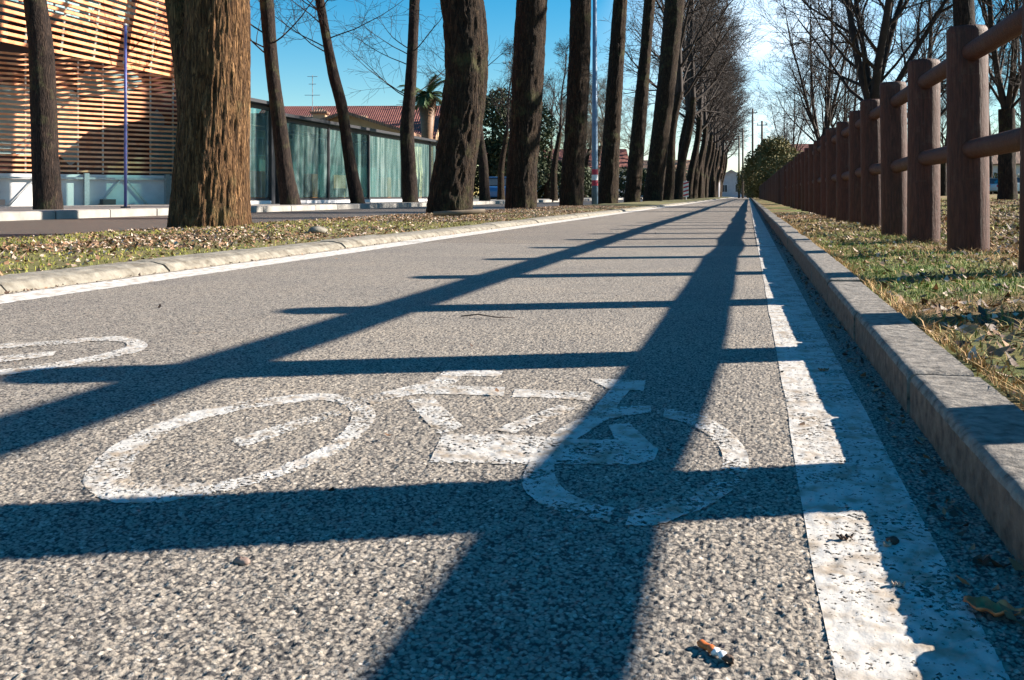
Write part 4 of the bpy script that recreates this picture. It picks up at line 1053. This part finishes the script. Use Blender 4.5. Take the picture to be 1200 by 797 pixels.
def pz(x, y): return float(path_h(np.array([x]), np.array([y]))[0])
def curled_leaf(name, label, x, y, L, W, rz, mats, seed, curl=1.0, cat='leaf'):
    r = random.Random(seed); V = []; F_ = []; nu, nv = 14, 9
    for i in range(nu):
        u = i/(nu-1); w = W*math.sin(math.pi*min(1, u*.92+.06))**.7*(1+.18*math.sin(u*17+seed))
        for j in range(nv):
            v = j/(nv-1)*2-1; ang = v*curl*1.3
            yy_ = math.sin(ang)/(1.3*curl)*w; zz_ = (1-math.cos(ang))*w*.8+.12*L*(2*u-1)**2+r.uniform(-.0006, .0006)+.0015*math.sin(u*20)
            V.append(((u-.5)*L, yy_, zz_+.0015))
    for i in range(nu-1):
        for j in range(nv-1): F_.append((i*nv+j, (i+1)*nv+j, (i+1)*nv+j+1, i*nv+j+1))
    mi = [0 if len(mats) == 1 or (k//(nv-1)) < 6 else (1 if (k//(nv-1)) < 10 else 2) for k in range(len(F_))]
    o = mesh_obj(name, V, F_, mats, mi=mi, smooth=True, loc=(x, y, pz(x, y)+.0015), rot=(0, 0, rz))
    m = o.modifiers.new('s', 'SOLIDIFY'); m.thickness = .0009
    return tag(o, label, cat)
x, y = at(1170, 722); curled_leaf('dead_leaf', 'large curled brown dead leaf lying in shade against the right kerb', x-.004, y, .046, .015, -.25, [noise_mat('oak_leaf', (.50, .10, .035), (.75, .26, .10), 60, .7, .001)], 3, .8)
# crushed cigarette end
x, y = at(836, 768)
b = thing('cigarette_butt', 'crushed orange and white cigarette end lying on the sunlit asphalt', 'litter', (x, y, pz(x, y)+.0035), -.75)
def crumple(name, x0, x1, m, seed):
    rq = random.Random(seed); P = []; Rr = []
    for k in range(8): P.append((x0+(x1-x0)*k/7, .0012*math.sin(k*1.5+seed), .0009*math.cos(k*2+seed))); Rr.append(.0036*(1+rq.uniform(-.2, .15)))
    mb = MB(); mb.tube(P, Rr, 12); o = mb.build(name, m, b, smooth=True); o.scale = (1, 1, .75)
crumple('filter', -.016, .001, M['orange'], 1); crumple('paper', .001, .013, M['white'], 2); crumple('burnt_tip', .013, .019, M['leaf_dark'], 3)
def pebble(name, label, px, py, s, mat, seed, cat='stone', flatn=.65):
    x, y = at(px, py); V = []; F_ = []; n, m = 14, 9
    for i in range(m):
        ph = math.pi*i/(m-1)
        for j in range(n):
            th = 2*math.pi*j/n; q = s*(1+.22*math.sin(2*th+seed)*math.sin(ph)+.12*math.cos(3*th-seed+ph*2))
            V.append((q*math.sin(ph)*math.cos(th)*1.25, q*math.sin(ph)*math.sin(th), q*math.cos(ph)*flatn))
    for i in range(m-1):
        for j in range(n): F_.append((i*n+j, (i+1)*n+j, (i+1)*n+(j+1) % n, i*n+(j+1) % n))
    return tag(mesh_obj(name, V, F_, mat, smooth=True, loc=(x, y, pz(x, y)+s*flatn*.7)), label, cat)
pebble('pebble', 'single brown pebble on the asphalt below the left wheel of the painted bicycle', 283, 660, .0062, noise_mat('pebble_stone', (.16, .10, .08), (.30, .22, .18), 60, .8, .001), 2)
pebble('seed_pod', 'dark shiny seed pod on the white line at the edge of the kerb shadow', 1046, 637, .0062, M['leaf_dark'], 5, 'seed pod')
x, y = at(1040, 642); curled_leaf('dead_leaf', 'tiny pale leaf scrap beside the dark seed pod on the white line', x, y, .012, .004, 1.2, [M['leaf_pale']], 8, .7)
x, y = at(990, 634); curled_leaf('dead_leaf', 'small dark leaf scrap on the sunlit white line', x, y, .018, .004, .4, [M['leaf_dark']], 9, .9)
x, y = at(1052, 689); curled_leaf('dead_leaf', 'pale leaf scrap on the shadow edge of the white line', x, y, .012, .003, .1, [M['leaf_pale']], 10, .7)
x, y = at(965, 436, .0); curled_leaf('dead_leaf', 'brown leaf scrap farther off on the white line', x, y, .022, .006, .3, [M['leaf']], 11, .9)
x, y = at(540, 373); tw = MB(); tw.tube([(x, y, .006), (x+.05, y+.01, .012), (x+.11, y-.012, .008), (x+.16, y+.01, .006)], [.0022, .002, .0018, .001], 6)
tag(tw.build('twig', M['leaf_dark'], smooth=True), 'thin curved twig lying on the asphalt beyond the painted bicycle', 'twig')
# stone and twig in verge
x, y = at(372, 271, .08)
V = []; pebble_o = pebble('stone', 'pale rounded stone in the verge right of the thick sunlit trunk', 372, 271, .075, M['kerb_sand'], 4, 'stone', .42); pebble_o.location = (x, y, vz1(x, y)+.02)
x, y = at(536, 254, .08); tw = MB(); tw.tube([(x-.3, y-.1, vz1(x, y)+.04), (x, y, vz1(x, y)+.05), (x+.35, y+.1, vz1(x, y)+.08)], [.03, .035, .025], 8)
tag(tw.build('fallen_branch', M['twig_pale'], smooth=True), 'pale fallen branch at the foot of the second big trunk', 'branch')

# ------------------------------------------------------------------ light, sky, camera
SUN_EL = math.radians(24.2); tx, ty = 2.45, 1.06
az = math.atan2(tx, ty)            # from +Y towards +X
sd = Vector((math.sin(az)*math.cos(SUN_EL), math.cos(az)*math.cos(SUN_EL), math.sin(SUN_EL)))
L = bpy.data.lights.new('sun', 'SUN'); L.energy = 5.0; L.angle = math.radians(.5); L.color = (1, .90, .78)
lo = link(bpy.data.objects.new('sun', L)); lo.rotation_euler = (-sd).to_track_quat('-Z', 'Y').to_euler(); lo.location = (20, 10, 20)

w = bpy.data.worlds.new('World'); sc.world = w; w.use_nodes = True; nt = w.node_tree; nt.nodes.clear()
out = nt.nodes.new('ShaderNodeOutputWorld'); bg = nt.nodes.new('ShaderNodeBackground'); nt.links.new(bg.outputs[0], out.inputs[0])
sky = nt.nodes.new('ShaderNodeTexSky'); sky.sky_type = 'NISHITA'; sky.sun_disc = False
sky.sun_elevation = SUN_EL; sky.sun_rotation = az; sky.altitude = 100; sky.air_density = 1.0; sky.dust_density = .15; sky.ozone_density = 2.0
hs = nt.nodes.new('ShaderNodeHueSaturation'); hs.inputs['Saturation'].default_value = 1.62; hs.inputs['Hue'].default_value = .492; nt.links.new(sky.outputs[0], hs.inputs['Color'])
tc = nt.nodes.new('ShaderNodeTexCoord'); mp = nt.nodes.new('ShaderNodeMapping'); mp.inputs['Scale'].default_value = (2, 2, 5); nt.links.new(tc.outputs['Generated'], mp.inputs[0])
cn = nt.nodes.new('ShaderNodeTexNoise'); cn.inputs['Scale'].default_value = 1.7; cn.inputs['Detail'].default_value = 7; nt.links.new(mp.outputs[0], cn.inputs['Vector'])
# thin cloud low over the end of the path
cd_ = wd(912, 1.0); cz = (HOR-118)/F_PX; cv = Vector((cd_[0], cd_[1], cz)).normalized()
dt = nt.nodes.new('ShaderNodeVectorMath'); dt.operation = 'DOT_PRODUCT'; nt.links.new(tc.outputs['Generated'], dt.inputs[0]); dt.inputs[1].default_value = cv
mr = nt.nodes.new('ShaderNodeMapRange'); nt.links.new(dt.outputs['Value'], mr.inputs[0]); mr.inputs[1].default_value = .978; mr.inputs[2].default_value = .9995
cr = ramp(nt, cn.outputs[0], [(.35, .15), (.65, 1)])
mu = nt.nodes.new('ShaderNodeMath'); mu.operation = 'MULTIPLY'; nt.links.new(mr.outputs[0], mu.inputs[0]); nt.links.new(cr, mu.inputs[1])
mu2 = nt.nodes.new('ShaderNodeMath'); mu2.operation = 'MULTIPLY'; mu2.inputs[1].default_value = .75; nt.links.new(mu.outputs[0], mu2.inputs[0])
mx = mixc(nt, hs.outputs[0], (9.0, 10.5, 12.0), mu2.outputs[0]); nt.links.new(mx, bg.inputs[0])
bg.inputs[1].default_value = .056

cam = bpy.data.cameras.new('camera'); co = link(bpy.data.objects.new('camera', cam)); sc.camera = co
co.location = (0, 0, CAM_H); co.rotation_euler = (math.pi/2, 0, PSI)
cam.sensor_width = 36; cam.lens = 36*F_PX/1200; cam.shift_y = -(398.5-HOR)/1200; cam.clip_start = .02; cam.clip_end = 4000
sc.view_settings.view_transform = 'Standard'; sc.view_settings.look = 'None'; sc.view_settings.exposure = 1.58; sc.view_settings.gamma = 1
sc.view_settings.use_curve_mapping = False
sc.cycles.max_bounces = 6; sc.cycles.transparent_max_bounces = 12
